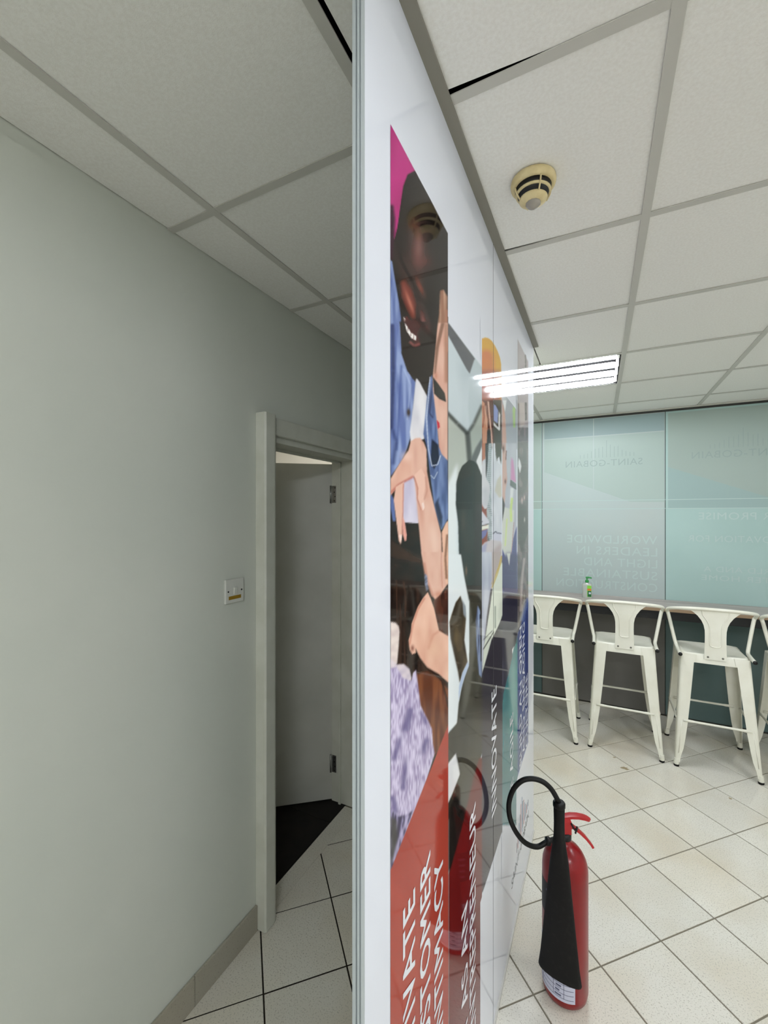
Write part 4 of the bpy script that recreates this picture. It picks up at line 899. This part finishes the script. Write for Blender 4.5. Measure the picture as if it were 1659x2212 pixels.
# ---------------------------------------------------------------- soap bottle on the counter
sb = empty('soap_bottle', (-0.085, 4.05, 0.972)); tag(sb, 'clear pump bottle with green pump and green label on the counter', 'bottle')
def oval(hx, hy, z, n=20, dx=0.0): return [(dx + hx * math.copysign(abs(math.cos(2 * math.pi * k / n)) ** 0.7, math.cos(2 * math.pi * k / n)), hy * math.copysign(abs(math.sin(2 * math.pi * k / n)) ** 0.8, math.sin(2 * math.pi * k / n)), z) for k in range(n)]
bm = bmesh.new(); loft(bm, [oval(0.036, 0.018, 0.0), oval(0.040, 0.021, 0.006), oval(0.037, 0.02, 0.03), oval(0.034, 0.019, 0.055), oval(0.040, 0.021, 0.095), oval(0.041, 0.021, 0.112), oval(0.034, 0.018, 0.121), oval(0.014, 0.012, 0.126), oval(0.011, 0.011, 0.136)]); autosmooth(obj('bottle_body', bm, 'clear', sb), 50)
lathe('pump_collar', [(0.013, 0.131), (0.0145, 0.133), (0.0145, 0.150), (0.010, 0.152)], 'green', sb, 16)
lathe('pump_stem', [(0.005, 0.150), (0.005, 0.168)], 'green', sb, 10)
tube('pump_head', smooth_path([(-0.010, 0, 0.173), (0.012, 0, 0.174), (0.03, 0, 0.172), (0.034, 0, 0.167)], 3), [0.008] * 4 + [0.006] * 5 + [0.004], 'green', sb, 10)
def lab_patch(name, x0, x1, z0, z1, m, off, parent):
    bm = bmesh.new(); abox(bm, x0, x1, -0.0225 - off, -0.0195, z0, z1, 0.0004); return obj(name, bm, m, parent)
lb = lab_patch('label', 0.002, 0.034, 0.012, 0.108, 'lgreen', 0.0, sb)
lab_patch('label_print', 0.003, 0.033, 0.066, 0.082, 'orange', 0.0004, lb); lab_patch('label_print', 0.006, 0.033, 0.014, 0.062, 'dgreen', 0.0004, lb); lab_patch('label_print', 0.014, 0.030, 0.036, 0.052, 'label', 0.0009, lb)

# ---------------------------------------------------------------- fire extinguisher
EX = Vector((-0.105, 1.633, 0)); ER = Vector((math.cos(YAW), math.sin(YAW), 0)); EF = Vector((math.sin(YAW), -math.cos(YAW), 0))
fe = empty('fire_extinguisher', EX); tag(fe, 'red fire extinguisher with black horn and looped hose on the floor tiles', 'fire extinguisher')
def el(a, b, z): return ER * a + EF * b + Vector((0, 0, z))
lathe('cylinder', [(0.050, 0.0), (0.064, 0.003), (0.072, 0.012), (0.0755, 0.03), (0.0755, 0.435), (0.074, 0.455), (0.069, 0.474), (0.060, 0.492), (0.047, 0.508), (0.032, 0.519), (0.023, 0.526), (0.0195, 0.534), (0.019, 0.542)], 'red', fe, 48)
lathe('neck_collar', [(0.021, 0.538), (0.0215, 0.541), (0.0215, 0.556), (0.016, 0.560)], 'black', fe, 20)
bm = bmesh.new(); hx, hy = 0.018, 0.014
loft(bm, [[el(-hx, -hy, z), el(hx, -hy, z), el(hx, hy, z), el(-hx, hy, z)] for z in (0.558, 0.602)] + [[el(-hx * 0.8, -hy * 0.8, 0.612), el(hx * 0.8, -hy * 0.8, 0.612), el(hx * 0.8, hy * 0.8, 0.612), el(-hx * 0.8, hy * 0.8, 0.612)]])
obj('valve_body', bm, 'red2', fe)
def bar_strip(name, pts, wid, th, m):
    P = [Vector((p[0], 0, p[1])) for p in pts]; rings = []
    for i, p in enumerate(P):
        d = (P[min(i + 1, len(P) - 1)] - P[max(i - 1, 0)]).normalized(); n = Vector((-d.z, 0, d.x))
        w = wid[i] if isinstance(wid, list) else wid
        rings.append([el(q.x, s * w, q.z) for q, s in ((p + n * th, 1), (p + n * th * 1.3, 0), (p + n * th, -1), (p - n * th, -1), (p - n * th, 1))])
    bm = bmesh.new(); loft(bm, rings); return autosmooth(obj(name, bm, m, fe))
bar_strip('carry_handle', [(-0.004, 0.612), (0.02, 0.616), (0.045, 0.615), (0.066, 0.611), (0.080, 0.606), (0.087, 0.603)], [0.011, 0.012, 0.012, 0.012, 0.011, 0.006], 0.0045, 'red2')
bar_strip('squeeze_lever', [(0.008, 0.588), (0.028, 0.578), (0.050, 0.562), (0.072, 0.541), (0.088, 0.521), (0.097, 0.507)], [0.009, 0.011, 0.011, 0.011, 0.010, 0.009], 0.0038, 'red2')
tube('safety_pin', [el(0.02, 0.018, 0.590), el(0.024, -0.02, 0.588)], 0.0022, 'black', fe, 8)
tube('tamper_seal', smooth_path([el(0.016, 0.016, 0.600), el(0.03, 0.02, 0.575), el(0.036, 0.016, 0.588), el(0.03, 0.016, 0.565)], 3), 0.003, 'black', fe, 6)
# horn
ax = math.radians(36); LA = ER * math.cos(ax) + EF * math.sin(ax); SA = EF * math.cos(ax) - ER * math.sin(ax)
hb, ht = el(-0.062, 0.106, 0.0), el(-0.060, 0.097, 0.0)
rings = []
for z, a, b in ((0.724, 0.0165, 0.0165), (0.716, 0.0175, 0.0175), (0.66, 0.0165, 0.0165), (0.62, 0.0175, 0.016), (0.585, 0.022, 0.017), (0.54, 0.029, 0.018), (0.45, 0.038, 0.019), (0.33, 0.050, 0.020), (0.22, 0.061, 0.021), (0.185, 0.066, 0.022), (0.172, 0.068, 0.0225), (0.166, 0.066, 0.021)):
    t = (0.724 - z) / 0.56; c = ht.lerp(hb, t) + Vector((0, 0, z))
    rings.append([c + LA * (a * math.cos(2 * math.pi * k / 28)) + SA * (b * math.sin(2 * math.pi * k / 28)) for k in range(28)])
inner = [[(c0 - (sum(r, Vector()) / 28)) * 0.88 + (sum(r, Vector()) / 28) for c0 in r] for r in (rings[-1], rings[-4])]
bm = bmesh.new(); loft(bm, rings + inner, cap0=True, cap1=True); autosmooth(obj('horn', bm, 'horn', fe), 50)
lathe_c = ht
bm = bmesh.new(); loft(bm, [[ht + Vector((r * math.cos(2 * math.pi * k / 20), r * math.sin(2 * math.pi * k / 20), z)) for k in range(20)] for r, z in ((0.0165, 0.712), (0.0195, 0.715), (0.0195, 0.727), (0.0165, 0.731), (0.009, 0.731))]); autosmooth(obj('horn_collar', bm, 'rubber', fe), 50)
def img(u, v, d):   # point on the extinguisher at depth d from the picture position of its side view
    return el((u - 829.5) * d / 922 - 0.6377, 1.507 - d, 1.675 - (v - 1114) * d / 922)
hose = [el(-0.012, 0.004, 0.572), el(-0.028, 0.02, 0.556), img(1182, 1818, 1.455), img(1160, 1829, 1.45), img(1135, 1821, 1.447), img(1114, 1797, 1.444), img(1101, 1766, 1.44), img(1099, 1735, 1.436), img(1108, 1706, 1.432), img(1126, 1687, 1.428), img(1148, 1682, 1.424), img(1171, 1688, 1.419), img(1189, 1703, 1.414), img(1201, 1722, 1.411), el(-0.060, 0.097, 0.725), el(-0.060, 0.097, 0.712)]
tube('hose', smooth_path(hose, 5), 0.0083, 'rubber', fe, 12)
cp = img(1183, 1817, 1.455)
tube('hose_clip', [cp + ER * -0.006, cp + ER * 0.006], 0.0135, 'black', fe, 12); tube('hose_nut', [el(-0.010, 0.002, 0.573), el(-0.026, 0.017, 0.559)], 0.012, 'black', fe, 6)
def wrap(name, a0, a1, z0, z1, m, parent, r=0.0759):
    bm = bmesh.new(); n = 16
    A = [math.radians(a0 + (a1 - a0) * k / n) for k in range(n + 1)]
    lo = [[(el(rr * math.sin(a), rr * math.cos(a), z)) for a in A] for rr, z in ((r, z0), (r, z1), (r - 0.0006, z1), (r - 0.0006, z0), (r, z0))]
    loft(bm, lo, False, False, closed=False); return autosmooth(obj(name, bm, m, parent))
lbl = wrap('paper_label', -128, 2, 0.035, 0.205, 'label', fe)
for k in range(10): wrap('label_rule', -122, -2, 0.045 + k * 0.0155, 0.0464 + k * 0.0155, 'ink', lbl, 0.0763)
for a in (-88, -52, -26): wrap('label_rule', a, a + 1.2, 0.045, 0.186, 'ink', lbl, 0.0763)
for k in range(9): wrap('label_entry', -48 + (k % 3) * 1.5, -32 - (k % 2) * 4, 0.050 + k * 0.0155, 0.0555 + k * 0.0155, 'ink', lbl, 0.0763)
dl = wrap('black_label', -125, -20, 0.29, 0.40, 'black', fe)
for k in range(4): wrap('label_line', -75, -48 + 6 * (k % 2), 0.305 + k * 0.022, 0.312 + k * 0.022, 'ink', dl, 0.0763)
